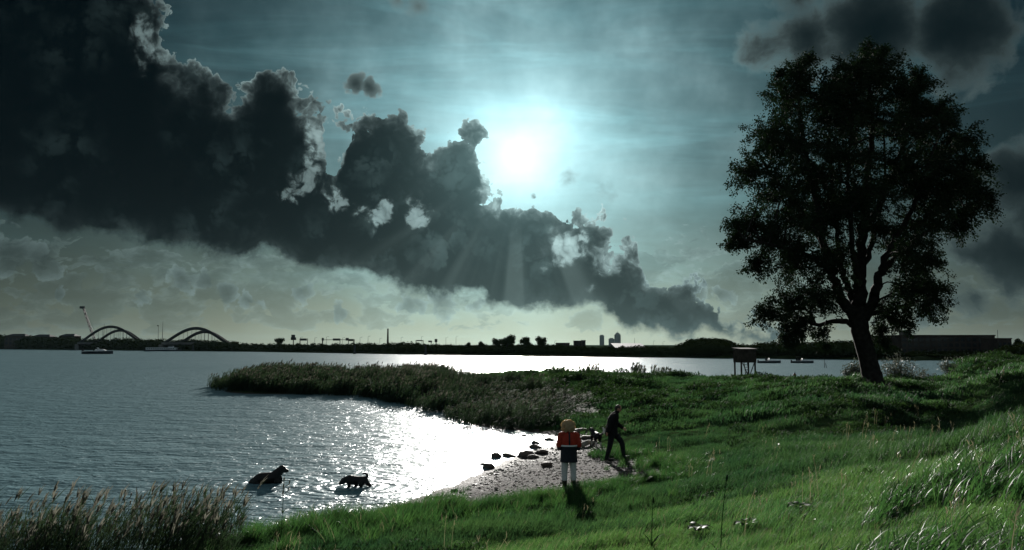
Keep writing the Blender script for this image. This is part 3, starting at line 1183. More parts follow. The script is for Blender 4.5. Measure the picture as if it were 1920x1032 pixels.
# trunk with root flare
tpath = limb_path([tp(1639, 736), tp(1637, 722), tp(1632, 690), tp(1622, 655), tp(1613, 620), tp(1609, 592)], 5)
trad = [(37 * (1 - u) ** 6 * 0.6 + 16.8 - 0.8 * math.sin(u * 3)) * TPX * 1.0 for u in np.linspace(0, 1, len(tpath))]
mb = MB()
mb.tube(gnarl(tpath, trad, 0.04), trad, 14)
mb.build('trunk', M_BARK, tree, smooth=True)

LIMBS = [
    # points (px, py, depth), start radius px, end radius px
    ([(1612, 605, 0), (1600, 585, -.2), (1580, 560, -.5), (1562, 520, -.8), (1548, 460, -1.0), (1530, 380, -1.2), (1512, 300, -1.0), (1500, 220, -.8), (1495, 150, -.6)], 13, 2.2),
    ([(1610, 600, 0), (1604, 575, .3), (1590, 540, .8), (1578, 500, 1.3), (1570, 430, 1.8), (1560, 340, 2.0), (1556, 250, 1.8), (1560, 180, 1.5)], 9, 2),
    ([(1610, 598, 0), (1613, 560, 0), (1611, 520, .1), (1615, 470, .2), (1622, 400, 0), (1628, 320, -.2), (1636, 250, -.3), (1632, 180, -.2), (1622, 110, 0)], 15, 2.2),
    ([(1614, 602, 0), (1630, 575, -.3), (1644, 535, -.6), (1652, 505, -.9), (1668, 470, -1.2), (1690, 430, -1.5), (1715, 380, -1.6), (1740, 310, -1.5), (1762, 250, -1.2)], 12, 2),
    ([(1650, 515, -.7), (1672, 490, -.2), (1710, 455, .5), (1760, 420, 1.0), (1810, 395, 1.2)], 6, 1.6),
    ([(1605, 612, 0), (1585, 604, .1), (1560, 603, .4), (1535, 610, .8), (1505, 600, 1.2), (1470, 592, 1.5), (1440, 600, 1.6)], 6.5, 1.6),
    ([(1575, 545, -.5), (1550, 505, -1.2), (1515, 480, -1.8), (1470, 465, -2.3), (1425, 455, -2.5), (1395, 450, -2.5)], 7, 1.6),
    ([(1556, 480, -.9), (1520, 420, -.2), (1480, 370, .5), (1440, 320, 1.0), (1420, 280, 1.2)], 6, 1.6),
    ([(1618, 440, .1), (1650, 380, 1.2), (1680, 310, 2.0), (1700, 240, 2.3), (1712, 180, 2.4)], 6, 1.6),
    ([(1625, 590, 0), (1655, 585, .8), (1690, 575, 1.4), (1725, 565, 1.8), (1750, 585, 2.0)], 5, 1.4),
    ([(1612, 540, 0), (1600, 480, -1.5), (1592, 400, -2.6), (1590, 310, -3.0), (1600, 220, -2.6)], 7, 1.6),
    ([(1612, 530, 0), (1630, 470, 1.5), (1650, 400, 2.8), (1660, 320, 3.2), (1655, 230, 2.8)], 7, 1.6),
]
limb_pts = []
for pts, r0, r1 in LIMBS:
    path = limb_path([tp(*p) for p in pts], 5)
    rad = [(r0 + (r1 - r0) * u ** 0.8) * TPX for u in np.linspace(0, 1, len(path))]
    path = [path[0]] + gnarl(path, rad, 0.25)[1:]
    mb = MB()
    mb.tube(path, rad, 8)
    mb.build('limb', M_BARK, tree, smooth=True)
    seg_ = [(p, r) for p, r in zip(path, rad)][3:]
    limb_pts += seg_[:len(seg_) // 2] if pts[-1][1] > 595 else seg_
LP = np.array([tuple(p) for p, r in limb_pts])
LR = np.array([r for p, r in limb_pts])

LOBES = [(1612, 128, 42), (1648, 150, 44), (1580, 165, 44), (1500, 148, 36), (1470, 190, 42), (1535, 200, 56), (1610, 215, 66), (1700, 180, 46), (1722, 158, 28), (1750, 220, 38),
         (1690, 245, 58), (1440, 262, 46), (1495, 280, 66), (1575, 300, 66), (1690, 325, 66), (1765, 290, 50), (1806, 262, 30), (1412, 330, 38), (1460, 365, 58), (1812, 335, 42),
         (1836, 382, 30), (1770, 375, 52), (1725, 415, 52), (1800, 420, 30), (1402, 425, 38), (1442, 448, 50), (1505, 425, 62), (1560, 400, 50), (1382, 455, 26), (1420, 500, 26),
         (1500, 498, 52), (1555, 490, 40), (1725, 490, 40), (1685, 470, 40), (1742, 548, 34), (1700, 555, 46), (1662, 590, 30), (1480, 578, 42), (1438, 588, 28), (1530, 560, 40),
         (1500, 618, 26), (1545, 628, 16), (1742, 588, 24), (1690, 606, 22), (1640, 360, 44), (1650, 430, 30), (1600, 390, 40), (1720, 350, 46), (1540, 340, 56), (1850, 372, 18), (1655, 620, 18),
         (1470, 615, 22), (1655, 645, 12), (1470, 640, 10), (1490, 645, 9), (1545, 650, 8), (1575, 225, 40), (1660, 100, 14), (1630, 92, 16), (1512, 110, 14), (1465, 140, 14), (1780, 232, 18), (1826, 300, 20)]
twig = MB()
leaf_v, leaf_f = [], []


def leaf(p, d, s):
    """one small diamond leaf hanging from p"""
    n = Vector((RT.gauss(0, 1), RT.gauss(0, 1), RT.gauss(0, 1)))
    w = d.cross(n)
    if w.length < 1e-4:
        return
    w.normalize()
    b = len(leaf_v)
    q = w.cross(d).normalized() * s * 0.12
    leaf_v.extend([p, p + d * s * 0.45 + w * s * 0.30 + q, p + d * s, p + d * s * 0.45 - w * s * 0.30 + q])
    leaf_f.append((b, b + 1, b + 2, b + 3))


def nearest_limb(c):
    d = ((LP - np.array(c)) ** 2).sum(1) + (np.array(c)[2] < LP[:, 2]) * 2.0
    return Vector(LP[int(np.argmin(d))])


CX, CZ, RX, RZ = 1615, 350, 255, 300
for (px, py, r) in LOBES:
    e = ((px - CX) / RX) ** 2 + ((py - CZ) / RZ) ** 2
    dep = math.sqrt(max(0.03, 1 - e)) * 5.2
    rr = r * TPX
    slots = [RT.uniform(-0.9, -0.5) * dep, RT.uniform(-0.3, 0.3) * dep, RT.uniform(0.5, 0.9) * dep] if (r >= 34 and dep > 2.2) else ([RT.uniform(-0.5, 0.5) * dep] if r < 26 else [-0.5 * dep * RT.random(), 0.5 * dep * RT.random()])
    for dy in slots:
        c = tp(px + RT.gauss(0, r * 0.12), py + RT.gauss(0, r * 0.12), dy)
        st = nearest_limb(c)
        mid = st.lerp(c, 0.5) + Vector((RT.gauss(0, .25), RT.gauss(0, .25), 0.25 + RT.random() * 0.3))
        bp = limb_path([st, mid, c], 4)
        twig.tube(bp, [max(0.018, 0.05 * (1 - 0.7 * i / len(bp)) * (0.6 + rr * 0.35)) for i in range(len(bp))], 5, cap=False)
        ntw = int(9 + rr * 8.5)
        for _ in range(ntw):
            d = Vector((RT.gauss(0, 1), RT.gauss(0, 1), RT.gauss(0.25, 0.9))).normalized()
            L_ = rr * RT.uniform(0.5, 1.38)
            s0 = c + d * rr * RT.uniform(0.0, 0.25)
            e0 = s0 + d * L_ + Vector((0.10 * L_, 0, -0.12 * L_))
            md = s0.lerp(e0, 0.55) + Vector((0, 0, 0.10 * L_))
            twig.tube([s0, md, e0], [0.017, 0.011, 0.005], 3, cap=False)
            nl = int(40 + 46 * L_)
            for k in range(nl):
                u = RT.random() ** 0.75
                p = (s0.lerp(md, u * 2) if u < 0.5 else md.lerp(e0, u * 2 - 1)) + Vector((RT.gauss(0, .11), RT.gauss(0, .11), RT.gauss(0, .10)))
                ld = (d * 0.5 + Vector((RT.gauss(0.25, .6), RT.gauss(0, .6), RT.gauss(-0.45, .5)))).normalized()
                leaf(p, ld, RT.uniform(0.075, 0.155))
tw = twig.build('twigs', M_BARK, tree)
tw['kind'] = 'stuff'
lf = np.array([tuple(p) for p in leaf_v])
crown = obj_np('crown', lf, np.array(leaf_f), M_LEAF, tree)
print('leaves', len(leaf_f))

# dead-straight grass skirt round the foot
k = 60
ang, rr_ = nrng.uniform(0, 6.28, k), nrng.uniform(0.45, 1.0, k)
x, y = T_BASE.x + np.cos(ang) * rr_, T_BASE.y + np.sin(ang) * rr_
lay('trunk_grass', tuft_p, x, y, height(x, y), nrng.uniform(0.6, 1.1, k), 'rough grass growing round the foot of the big tree', 'grass')
# ------------------------------------------------------------------ far shore
SHORE = [(-900, 649.5), (-200, 653), (0, 655), (480, 660), (960, 668), (1440, 673), (1800, 677), (2100, 681), (2700, 692)]


def shore_line(px):
    for (a, ya), (b, yb) in zip(SHORE, SHORE[1:]):
        if px <= b:
            return ya + (yb - ya) * (px - a) / (b - a)
    return SHORE[-1][1]


def shore_d(px):
    return at_z(px, shore_line(px), 0).y


M_BANK = plain('bank_grass', (0.022, 0.034, 0.014), 0.95, 0.4, 0.2, 0.0)
v_, f_ = [], []
pxs = list(range(-880, 2700, 40))
for px in pxs:
    d = shore_d(px)
    w = 1.0 + 0.012 * math.sin(px * 0.05) + 0.006 * math.sin(px * 0.13)
    for (k, z) in ((0.0, -0.6), (1.5, 0.3), (9.0, 1.4), (40.0, 1.6), (400.0, 1.5), (9000.0, 2.0)):
        q = ray(px, 647)
        yy = d * w + k
        v_.append((q.x / q.y * yy, yy, z))
n6 = 6
for i in range(len(pxs) - 1):
    for k in range(n6 - 1):
        f_.append((i * n6 + k, (i + 1) * n6 + k, (i + 1) * n6 + k + 1, i * n6 + k + 1))
tag(obj_np('far_land', np.array(v_), np.array(f_), M_BANK, smooth=True), 'flat dark land beyond the lake', kind='structure')

M_FLEAF = leafy('far_foliage', (0.016, 0.026, 0.010), (0.028, 0.040, 0.014), 0.06, 0.9, 0.05, 0.0, (1.1, 1.2, 0.6))
M_DARK = plain('dark_steel', (0.030, 0.034, 0.036), 0.6, 0.3, 0.4, 0.3)
M_BRICK = plain('dark_brick', (0.050, 0.040, 0.034), 0.9, 0.3, 0.3, 0.1)
M_CONC = plain('grey_concrete', (0.13, 0.13, 0.125), 0.9, 0.2, 0.1, 0.1)
M_GLASS = plain('dark_glass', (0.02, 0.025, 0.03), 0.15, 0.1, 1.0, 0.5)
M_WHITE = plain('white_paint', (0.62, 0.64, 0.64), 0.45, 0.1, 0.7, 0.4)
M_HULL = plain('dark_hull', (0.035, 0.042, 0.050), 0.4, 0.3, 0.5, 0.4)
M_WOODDARK = plain('weathered_wood', (0.050, 0.042, 0.034), 0.85, 0.4, 3.0, 0.2, 0.01)
M_ROOFW = plain('pale_roof', (0.22, 0.23, 0.24), 0.7, 0.15, 0.1, 0.1)
RF = random.Random(77)


def foliage_ball(n, size, flat=1.0):
    c = Clump()
    for _ in range(n):
        a = np.array([RF.gauss(0, 1), RF.gauss(0, 1), RF.gauss(0, 1)])
        a = a / np.linalg.norm(a) * RF.uniform(0.35, 1.05)
        a[2] = a[2] * flat
        u = np.array([RF.gauss(0, 1), RF.gauss(0, 1), RF.gauss(0, 1)])
        w = np.cross(a, u)
        w = w / (np.linalg.norm(w) + 1e-6) * size * RF.uniform(0.5, 1.2)
        q = np.cross(w, a)
        q = q / (np.linalg.norm(q) + 1e-6) * size * RF.uniform(0.5, 1.2)
        c.add([a - w, a + q * 0.6, a + w, a - q * 0.8], [(0, 1, 2, 3)])
    return c


bush_p = [foliage_ball(230, 0.24).mesh('far_bush', [M_FLEAF]) for _ in range(4)]


def far_pt(px, k, z=None):
    """point behind the far waterline at bearing px, k metres inland"""
    q = ray(px, 647)
    yy = shore_d(px) + k
    return Vector((q.x / q.y * yy, yy, 1.5 if z is None else z))


def top_z(py, y):
    """height that shows at row py at distance y"""
    q = ray(960, py)
    return CAM_H + q.z / q.y * y


# skyline of the wooded far bank: (px, row of the tree tops)
SKYL = [(-300, 632), (0, 628), (45, 627), (70, 630), (105, 632), (150, 634), (240, 634), (320, 636), (400, 637), (430, 640), (480, 645), (520, 643), (600, 644), (660, 643), (720, 643),
        (770, 641), (800, 645), (860, 646), (930, 645), (1030, 645), (1080, 648), (1120, 649), (1160, 649), (1200, 648), (1260, 650), (1285, 642), (1300, 636), (1330, 634), (1365, 638),
        (1385, 645), (1410, 644), (1440, 640), (1500, 641), (1560, 639), (1620, 638), (1670, 640), (1690, 654), (1862, 656), (1880, 646), (1920, 640), (2100, 640), (2600, 636)]


def skyline(px):
    for (a, ya), (b, yb) in zip(SKYL, SKYL[1:]):
        if px <= b:
            return ya + (yb - ya) * (px - a) / (b - a)
    return SKYL[-1][1]


P_, S_ = [], []
px = -280.0
while px < 2500:
    d = shore_d(px)
    mpp = d / F
    for row in range(3):
        k = (4, 14, 30)[row] * RF.uniform(0.7, 1.4)
        q = far_pt(px + RF.uniform(-4, 4), k)
        zt = top_z(skyline(px) + RF.uniform(-1.5, 3.0) + (9, 4, 0)[row], q.y)
        hh = max(zt - 0.8, 0.6)
        P_.append((q.x, q.y, 0.8 + hh * 0.45))
        S_.append((max(hh * 0.6, 7 * mpp), max(hh * 0.6, 7 * mpp), hh * 0.56))
    px += 5.0
P_, S_ = np.array(P_), np.array(S_)
scatter('far_wood', bush_p, P_, nrng.uniform(0, 6.28, len(P_)), S_, nrng.integers(0, 4, len(P_)), 'dark belt of bushes and trees along the far shore', 'woodland')


def far_tree(px, py_top, w_px, k, label, round_=1.0, base_py=None):
    p = far_pt(px, k)
    mpp = p.y / F
    H_ = top_z(py_top, p.y) - 1.5
    root = tag(empty('far_tree', p), label, 'tree', 'single trees on the far shore')
    mb = MB()
    mb.tube([(0, 0, -0.3), (0.02 * H_, 0, H_ * 0.4), (0, 0, H_ * 0.75)], [H_ * 0.045, H_ * 0.03, H_ * 0.012], 6)
    for s in (-1, 1):
        mb.tube([(0, 0, H_ * 0.35), (s * H_ * 0.15, 0, H_ * 0.55), (s * H_ * 0.22, 0.05 * H_, H_ * 0.72)], [H_ * 0.02, H_ * 0.013, H_ * 0.006], 5)
    mb.build('trunk', M_BARK, root)
    wv_, wf_ = [], []
    rad = w_px * mpp / 2
    for _ in range(11):
        a = RF.uniform(0, 6.283)
        rr = rad * 0.55 * math.sqrt(RF.random())
        c = np.array([rr * math.cos(a), rr * math.sin(a), H_ * RF.uniform(0.45, 0.82)])
        b = foliage_ball(130, 0.26)
        sx = rad * RF.uniform(0.38, 0.55)
        vv = np.array(b.v) * np.array([sx, sx, min(sx * round_, H_ * 0.22)]) + c
        base = len(wv_) and sum(len(z) for z in wv_)
        wf_.append(np.array(b.f) + base)
        wv_.append(vv)
    obj_np('crown', np.concatenate(wv_), np.concatenate(wf_), M_FLEAF, root)
    return root


for (px, py, w, k, lab) in [
        (524, 634, 22, 60, 'small round tree by itself left of the road sign mast'),
        (903, 640, 18, 20, 'low broad tree left of the tall tree group'),
        (950, 627, 40, 25, 'tallest tree of the group on the far shore under the sun'),
        (932, 634, 22, 35, 'tree crown against the left flank of the tallest far tree'),
        (986, 632, 28, 25, 'middle round tree of the group on the far shore'),
        (1014, 630, 26, 22, 'right end tree of the group on the far shore'),
        (878, 642, 16, 24, 'small tree at the left end of the far tree group'),
        (52, 628, 40, 30, 'wide tree at the far left end of the opposite shore'),
        (1880, 634, 16, 30, 'small tree between the long block and the frame edge'),
        (1908, 632, 20, 34, 'bare topped tree at the right end of the far shore')]:
    far_tree(px, py, w, k, lab)

# wooded hill right of the towers: one mass
P_, S_ = [], []
for _ in range(150):
    px = RF.uniform(1282, 1378)
    u = (px - 1330) / 50
    q = far_pt(px, RF.uniform(60, 110))
    zt = top_z(634 + 9 * u ** 4 + RF.uniform(0, 9), q.y)
    P_.append((q.x, q.y, max(zt - 1.6, 1.0)))
    s = RF.uniform(1.3, 2.2)
    S_.append((s, s, s))
P_, S_ = np.array(P_), np.array(S_)
scatter('wooded_knoll', bush_p, P_, nrng.uniform(0, 6.28, len(P_)), S_, nrng.integers(0, 4, len(P_)), 'dense rounded wood right of the office towers', 'woodland')
hill = MB()
hp = far_pt(1330, 85)
hv, hf = [], []
for i in range(9):
    for j in range(24):
        a = 2 * math.pi * j / 24
        r = 1 - i / 8
        hv.append((hp.x + 11 * r * math.cos(a), hp.y + 24 * r * math.sin(a), 1.0 + (top_z(638, hp.y) - 2.2) * (1 - r * r)))
for i in range(8):
    for j in range(24):
        hf.append((i * 24 + j, i * 24 + (j + 1) % 24, (i + 1) * 24 + (j + 1) % 24, (i + 1) * 24 + j))
tag(obj_np('knoll', np.array(hv), np.array(hf), M_BANK, smooth=True), kind='structure')


# ------------------------------------------------------------------ bridge with two pairs of arches
def arch_pair(name, x0, x1, py_top, d, label, depth=12.0, hang=True):
    a = at_y(x0, 640, d)
    b = at_y(x1, 640, d)
    zt = top_z(py_top, d)
    root = tag(empty(name, ((a.x + b.x) / 2, d, 0)), label, 'bridge', 'arches of the road bridge')
    half = (b.x - a.x) / 2
    zd = top_z(641, d)
    for s, wk in ((0, 1.0), (1, 0.80)):
        pts = []
        for i in range(33):
            u = -1 + i / 16
            # long flat feet running into the deck, round back
            z = zd - 1.5 + (zt - zd + 1.5) * (max(0.0, math.cos(u * math.pi / 2)) ** 1.2) * (1.0 if s == 0 else 0.80)
            pts.append((u * half * wk + (half * 0.06 if s else 0.0), s * depth, z))
        mb = MB()
        mb.tube(pts, [0.95] * len(pts), 8)
        mb.build('arch_rib', M_DARK, root, smooth=True)
        if hang:
            for i in range(8, 26, 2):
                p = pts[i]
                h_ = MB()
                h_.tube([(p[0], p[1], p[2]), (p[0], p[1], zd)], 0.10, 5)
                h_.build('hanger', M_DARK, root)
    mb = MB()
    mb.box((-half * 1.0, -1.0, zd - 1.8), (half * 1.0, depth + 1.0, zd - 0.4))
    mb.build('deck', M_CONC, root)
    for sx in (-1.05, 1.05):
        mb = MB()
        mb.box((sx * half - 1.5, 1.0, -1.0), (sx * half + 1.5, depth - 1, zd - 1.8))
        mb.build('pier', M_CONC, root)
    for sy in (-0.9, depth + 0.8):
        mb = MB()
        mb.box((-half * 1.0, sy, zd - 0.4), (half * 1.0, sy + 0.1, zd - 0.25))
        mb.box((-half * 1.0, sy, zd + 0.5), (half * 1.0, sy + 0.1, zd + 0.6))
        for i in range(30):
            xx = -half + i * half * 2.0 / 29
            mb.box((xx - 0.05, sy + 0.02, zd - 0.3), (xx + 0.05, sy + 0.08, zd + 0.52))
        mb.build('railing', M_DARK, root)
    return root


BD = shore_d(200) + 22
arch_pair('bridge_arch', 146, 268, 613, BD, 'double steel arch of the bridge beside the crane')
arch_pair('bridge_arch', 304, 430, 616, shore_d(370) + 20, 'double steel arch of the bridge with thin hangers, right of the masts')
# causeway between the arches
pa, pb = at_y(255, 640, BD), at_y(325, 640, BD)
cw = tag(empty('bridge_causeway', ((pa.x + pb.x) / 2, BD, 0)), 'low concrete bridge span joining the two arches', 'bridge')
hw = (pb.x - pa.x) / 2
zd = top_z(641, BD)
mb = MB()
mb.box((-hw, -0.8, zd - 1.9), (hw, 16.8, zd - 0.45))
mb.build('deck', M_CONC, cw)
for i in range(4):
    mb = MB()
    xx = -hw + (i + 0.5) * hw / 2
    mb.box((xx - 0.6, 2, -1), (xx + 0.6, 14, zd - 1.9))
    mb.build('pier', M_CONC, cw)
for i in range(14):
    mb = MB()
    xx = -hw + (i + 0.5) * hw / 7
    mb.box((xx - 0.25, -0.5, zd - 0.45), (xx + 0.25, 0.0, zd - 0.45 + RF.uniform(1.0, 2.0)))
    mb.build('post', M_DARK, cw)

# lattice crane
CD = BD + 40
c0 = at_y(181, 632, CD)
c1 = at_y(156, 577, CD)
crane = tag(empty('lattice_crane', (c0.x, CD, 0)), 'tall lattice boom crane leaning back over the bridge', 'crane')
bx, bz = c1.x - c0.x, c1.z
zb = c0.z - 6
chord = []
for (ox, oy) in ((-0.75, -0.75), (0.75, -0.75), (-0.75, 0.75), (0.75, 0.75)):
    mb = MB()
    mb.tube([(ox, oy, zb), (bx + ox * 0.6, oy * 0.6, bz)], 0.20, 5)
    mb.build('boom_chord', M_DARK, crane)
lace = MB()
NB = 18
for i in range(NB):
    u0, u1 = i / NB, (i + 1) / NB
    for (sa, sb) in (((-1, -1), (1, -1)), ((-1, 1), (1, 1)), ((-1, -1), (-1, 1)), ((1, -1), (1, 1))):
        a_, b_ = (sa, sb) if i % 2 else (sb, sa)
        k0, k1 = 0.75 - 0.3 * u0, 0.75 - 0.3 * u1
        lace.bar((bx * u0 + a_[0] * k0, a_[1] * k0, zb + (bz - zb) * u0), (bx * u1 + b_[0] * k1, b_[1] * k1, zb + (bz - zb) * u1), 0.10)
lace.build('boom_lacing', M_DARK, crane)
mb = MB()
mb.box((bx - 2.4, -0.8, bz - 0.8), (bx + 1.0, 0.8, bz + 1.0))
mb.build('boom_head', M_DARK, crane)
mb = MB()
mb.box((-2.5, -2.5, 2.6), (4.5, 2.5, zb + 1.0))
mb.build('cab', M_DARK, crane)
mb = MB()
mb.box((-4.0, -3.2, 0.8), (4.0, -1.6, 2.6))
mb.box((-4.0, 1.6, 0.8), (4.0, 3.2, 2.6))
mb.build('track', M_DARK, crane)
mb = MB()
mb.tube([(bx, 0, bz), (4.2, 0, zb + 0.8)], 0.06, 4)
mb.build('pendant_cable', M_DARK, crane)


# masts and chimney
def mast(name, px, py_top, d, r_px, label, cat, taper=0.4, flag=False, mat=None):
    b = at_y(px, 647, d)
    z = top_z(py_top, d)
    mpp = d / F
    root = tag(empty(name, (b.x, d, 0)), label, cat)
    mb = MB()
    mb.tube([(0, 0, 0.5), (0, 0, z * 0.5), (0, 0, z)], [r_px * mpp, r_px * mpp * (1 + taper) / 2, r_px * mpp * taper], 10)
    mb.build('shaft', mat or M_DARK, root)
    if flag:
        mb = MB()
        w = mpp * 2
        vs = []
        for i in range(6):
            u = i / 5
            vs += [(-u * w * 1.3, 0.25 * math.sin(u * 5), z - 0.1), (-u * w * 1.3, 0.25 * math.sin(u * 5 + .4), z - w)]
        vs += [(x_, y_ + 0.05, z_) for (x_, y_, z_) in vs]
        fs = [(2 * i, 2 * i + 2, 2 * i + 3, 2 * i + 1) for i in range(5)] + [(12 + 2 * i, 12 + 2 * i + 1, 12 + 2 * i + 3, 12 + 2 * i + 2) for i in range(5)]
        mb.add(vs, fs)
        mb.build('flag', M_DARK, root)
    return root


mast('flag_mast', 296, 610, BD + 5, 0.5, 'thin flag mast with a small flag between the bridge arches', 'mast', 0.6, True)
mast('steel_mast', 304, 602, BD + 6, 0.7, 'taller thicker steel mast between the bridge arches', 'mast', 0.3)
mast('lamp_mast', 194, 607, BD + 30, 0.5, 'thin mast rising behind the bridge arch beside the crane', 'mast', 0.6)
ch = mast('factory_chimney', 727, 618, 640, 2.3, 'tall tapering brick factory chimney on the skyline', 'chimney', 0.55, mat=M_BRICK)
zc = top_z(618, 640)
mb = MB()
mb.tube([(0, 0, zc), (0, 0, zc + 0.6)], 2.3 * 640 / F * 0.65, 10)
mb.build('rim', M_BRICK, ch)
mast('radio_mast', 1190, 634, 900, 0.4, 'thin radio mast on the skyline right of the office towers', 'mast', 0.5)


# motorway signs on gantries
def road_sign(px0, px1, py0, py1, d, label, posts, base_py=650):
    a, b = at_y(px0, 647, d), at_y(px1, 647, d)
    z0, z1 = top_z(py1, d), top_z(py0, d)
    root = tag(empty('road_sign', ((a.x + b.x) / 2, d, 0)), label, 'road sign', 'motorway signs on the skyline')
    hw_ = (b.x - a.x) / 2
    mb = MB()
    mb.box((-hw_, -0.1, z0), (hw_, 0.1, z1))
    mb.build('sign_panel', M_DARK, root)
    for zr in (z0 + 0.15, z1 - 0.28):
        mb = MB()
        mb.box((-hw_ * 0.96, -0.16, zr), (hw_ * 0.96, -0.103, zr + 0.13))
        mb.build('back_rail', M_DARK, root)
    for q in posts:
        mb = MB()
        mb.tube([(q * hw_, 0.3, 0.5), (q * hw_, 0.3, z1)], 0.22, 6)
        mb.build('post', M_DARK, root)
    return root


for a in [(546, 553, 628, 633, 560, 'small square sign standing on top of the mast right of the lone tree', (0,)),
          (545, 555, 633, 638, 559, 'square sign low on the mast right of the lone tree', (0,)),
          (562, 575, 635, 639, 560, 'wide motorway sign just right of the sign mast', (-1.0, 1.2)),
          (603, 607, 634, 639, 520, 'small sign at the left end of the long gantry', (0,)),
          (624, 638, 635, 639, 520, 'wide sign hung in the middle of the long gantry', (0.9,)),
          (648, 653, 634, 639, 520, 'square sign hung right of the middle of the long gantry', (1.0,)),
          (654, 662, 636, 640, 520, 'sign at the right end of the long gantry', (1.1,)),
          (781, 792, 638, 640, 480, 'flat sign right of the factory chimney', (-1.2, 1.2)),
          (803, 810, 639, 642, 480, 'sign with lattice posts left of the last gantry sign', (0.5,)),
          (815, 820, 636, 642, 480, 'last square sign on the gantry right of the chimney', (0,))]:
    road_sign(*a)
gx0, gx1 = at_y(604, 647, 520.5), at_y(664, 647, 520.5)
g = tag(empty('sign_gantry', ((gx0.x + gx1.x) / 2, 520.5, 0)), 'long thin gantry carrying the motorway signs left of the chimney', 'gantry')
hw = (gx1.x - gx0.x) / 2
zg = top_z(637.5, 520.5)
mb = MB()
mb.box((-hw, 0.4, zg - 0.15), (hw, 0.6, zg + 0.15))
mb.build('beam', M_DARK, g)
for s in (-1, 1):
    mb = MB()
    mb.tube([(s * hw, 0.5, 0.5), (s * hw, 0.5, zg + 0.3)], 0.2, 6)
    mb.build('post', M_DARK, g)
# lamp posts of the motorway
for i, (px, pt, wh_) in enumerate([(563, 633, 'left of the first wide motorway sign'), (590, 634, 'between the wide sign and the long gantry'), (612, 632, 'behind the left end of the long gantry'), (642, 634, 'behind the middle of the long gantry'), (675, 633, 'just right of the long gantry'), (690, 631, 'second to the right of the long gantry'), (712, 635, 'just left of the factory chimney'), (752, 633, 'just right of the factory chimney'), (790, 632, 'above the flat sign right of the chimney'), (836, 633, 'right of the last gantry sign'), (855, 631, 'left of the small tree at the group end'), (1225, 640, 'right of the long pale roof'), (1243, 641, 'nearest to the rounded wood'), (1040, 640, 'above the low wide hall')]):
    d = 500 + 12 * i
    b = at_y(px, 647, d)
    z = top_z(pt, d)
    root = tag(empty('street_lamp', (b.x, d, 0)), 'thin lamp post on the far skyline ' + wh_, 'street lamp', 'lamp posts along the far motorway')
    mb = MB()
    mb.tube([(0, 0, 0.5), (0, 0, z)], [0.14, 0.08], 5)
    mb.build('post', M_DARK, root)
    mb = MB()
    mb.tube([(0, 0, z), (0.9, 0, z + 0.15)], 0.06, 4)
    mb.box((0.8, -0.12, z + 0.08), (1.5, 0.12, z + 0.24))
    mb.build('lamp_head', M_DARK, root)


# ------------------------------------------------------------------ far buildings
def windows(root, w, z0, z1, yface, cols, rows, fill=0.6):
    for r in range(rows):
        for c in range(cols):
            cw_, rh = 2 * w / cols, (z1 - z0) / rows
            x0 = -w + (c + 0.5 - fill / 2) * cw_
            zz = z0 + (r + 0.5 - fill / 2) * rh
            mb_ = MB()
            mb_.box((x0, yface - 0.06, zz), (x0 + cw_ * fill, yface + 0.05, zz + rh * fill))
            mb_.build('window', M_GLASS, root)


def block(name, px0, px1, py_top, d, label, cat='building', depth=18.0, mat=None, roof=None, grid=None):
    a, b = at_y(px0, 647, d), at_y(px1, 647, d)
    z = top_z(py_top, d)
    root = tag(empty(name, ((a.x + b.x) / 2, d, 0)), label, cat)
    w = (b.x - a.x) / 2
    mb = MB()
    mb.box((-w, 0, 0.5), (w, depth, z))
    mb.build('wall', mat or M_BRICK, root)
    mb = MB()
    mb.box((-w - 0.15, -0.15, z), (w + 0.15, depth + 0.15, z + max(0.25, z * 0.02)))
    mb.build('parapet', mat or M_BRICK, root)
    if grid:
        windows(root, w, z * grid[2], z * 0.94, 0.0, grid[0], grid[1])
    return root, w, z


# three office towers far away
TD = 5200.0
for (x0, x1, py, lab, crown_) in [(1125, 1133, 630, 'left slim office tower with a flat top on the skyline', 0), (1142, 1152, 636, 'shorter middle office tower on the skyline', 0),
                                  (1153, 1164, 628, 'tallest office tower with a stepped pointed top on the skyline', 1)]:
    root, w, z = block('office_tower', x0, x1, py, TD, lab, 'tower', 26.0, M_CONC, grid=(4, 12, 0.1))
    root['group'] = 'office towers on the skyline'
    if crown_:
        mb = MB()
        mb.box((-w * 0.72, 4, z), (w * 0.72, 22, z + 8))
        mb.box((-w * 0.4, 8, z + 8), (w * 0.4, 18, z + 13))
        mb.build('top_storey', M_CONC, root)
        mb = MB()
        mb.tube([(0, 13, z + 13), (0, 13, z + 22)], [1.6, 0.3], 6)
        mb.build('spire', M_CONC, root)
    else:
        mb = MB()
        mb.box((-w * 0.7, 5, z + 0.3), (w * 0.7, 20, z + 6))
        mb.build('top_storey', M_CONC, root)

block('flat_block', 1078, 1090, 640, 420, 'dark square block among the far trees left of the towers', 'building', 10, grid=(4, 2, .6))
block('flat_block', 1092, 1098, 639, 430, 'narrow dark block next to the square block on the skyline', 'building', 8, grid=(2, 2, .6))
block('low_hall', 1045, 1068, 644, 410, 'low wide dark hall right of the tall tree group', 'building', 16, grid=(6, 1, .7))
r_, w, z = block('greenhouse', 1155, 1211, 653.5, 330, 'long low hall with a pale shining roof below the towers', 'building', 30)
mb = MB()
mb.add([(-w - .3, -0.4, z + .25), (w + .3, -0.4, z + .25), (w + .3, 15, z + 2.0), (-w - .3, 15, z + 2.0), (-w - .3, 30.4, z + .25), (w + .3, 30.4, z + .25)],
       [(0, 1, 2, 3), (3, 2, 5, 4), (0, 3, 4), (1, 5, 2), (0, 4, 5, 1)])
mb.build('roof', M_ROOFW, r_)
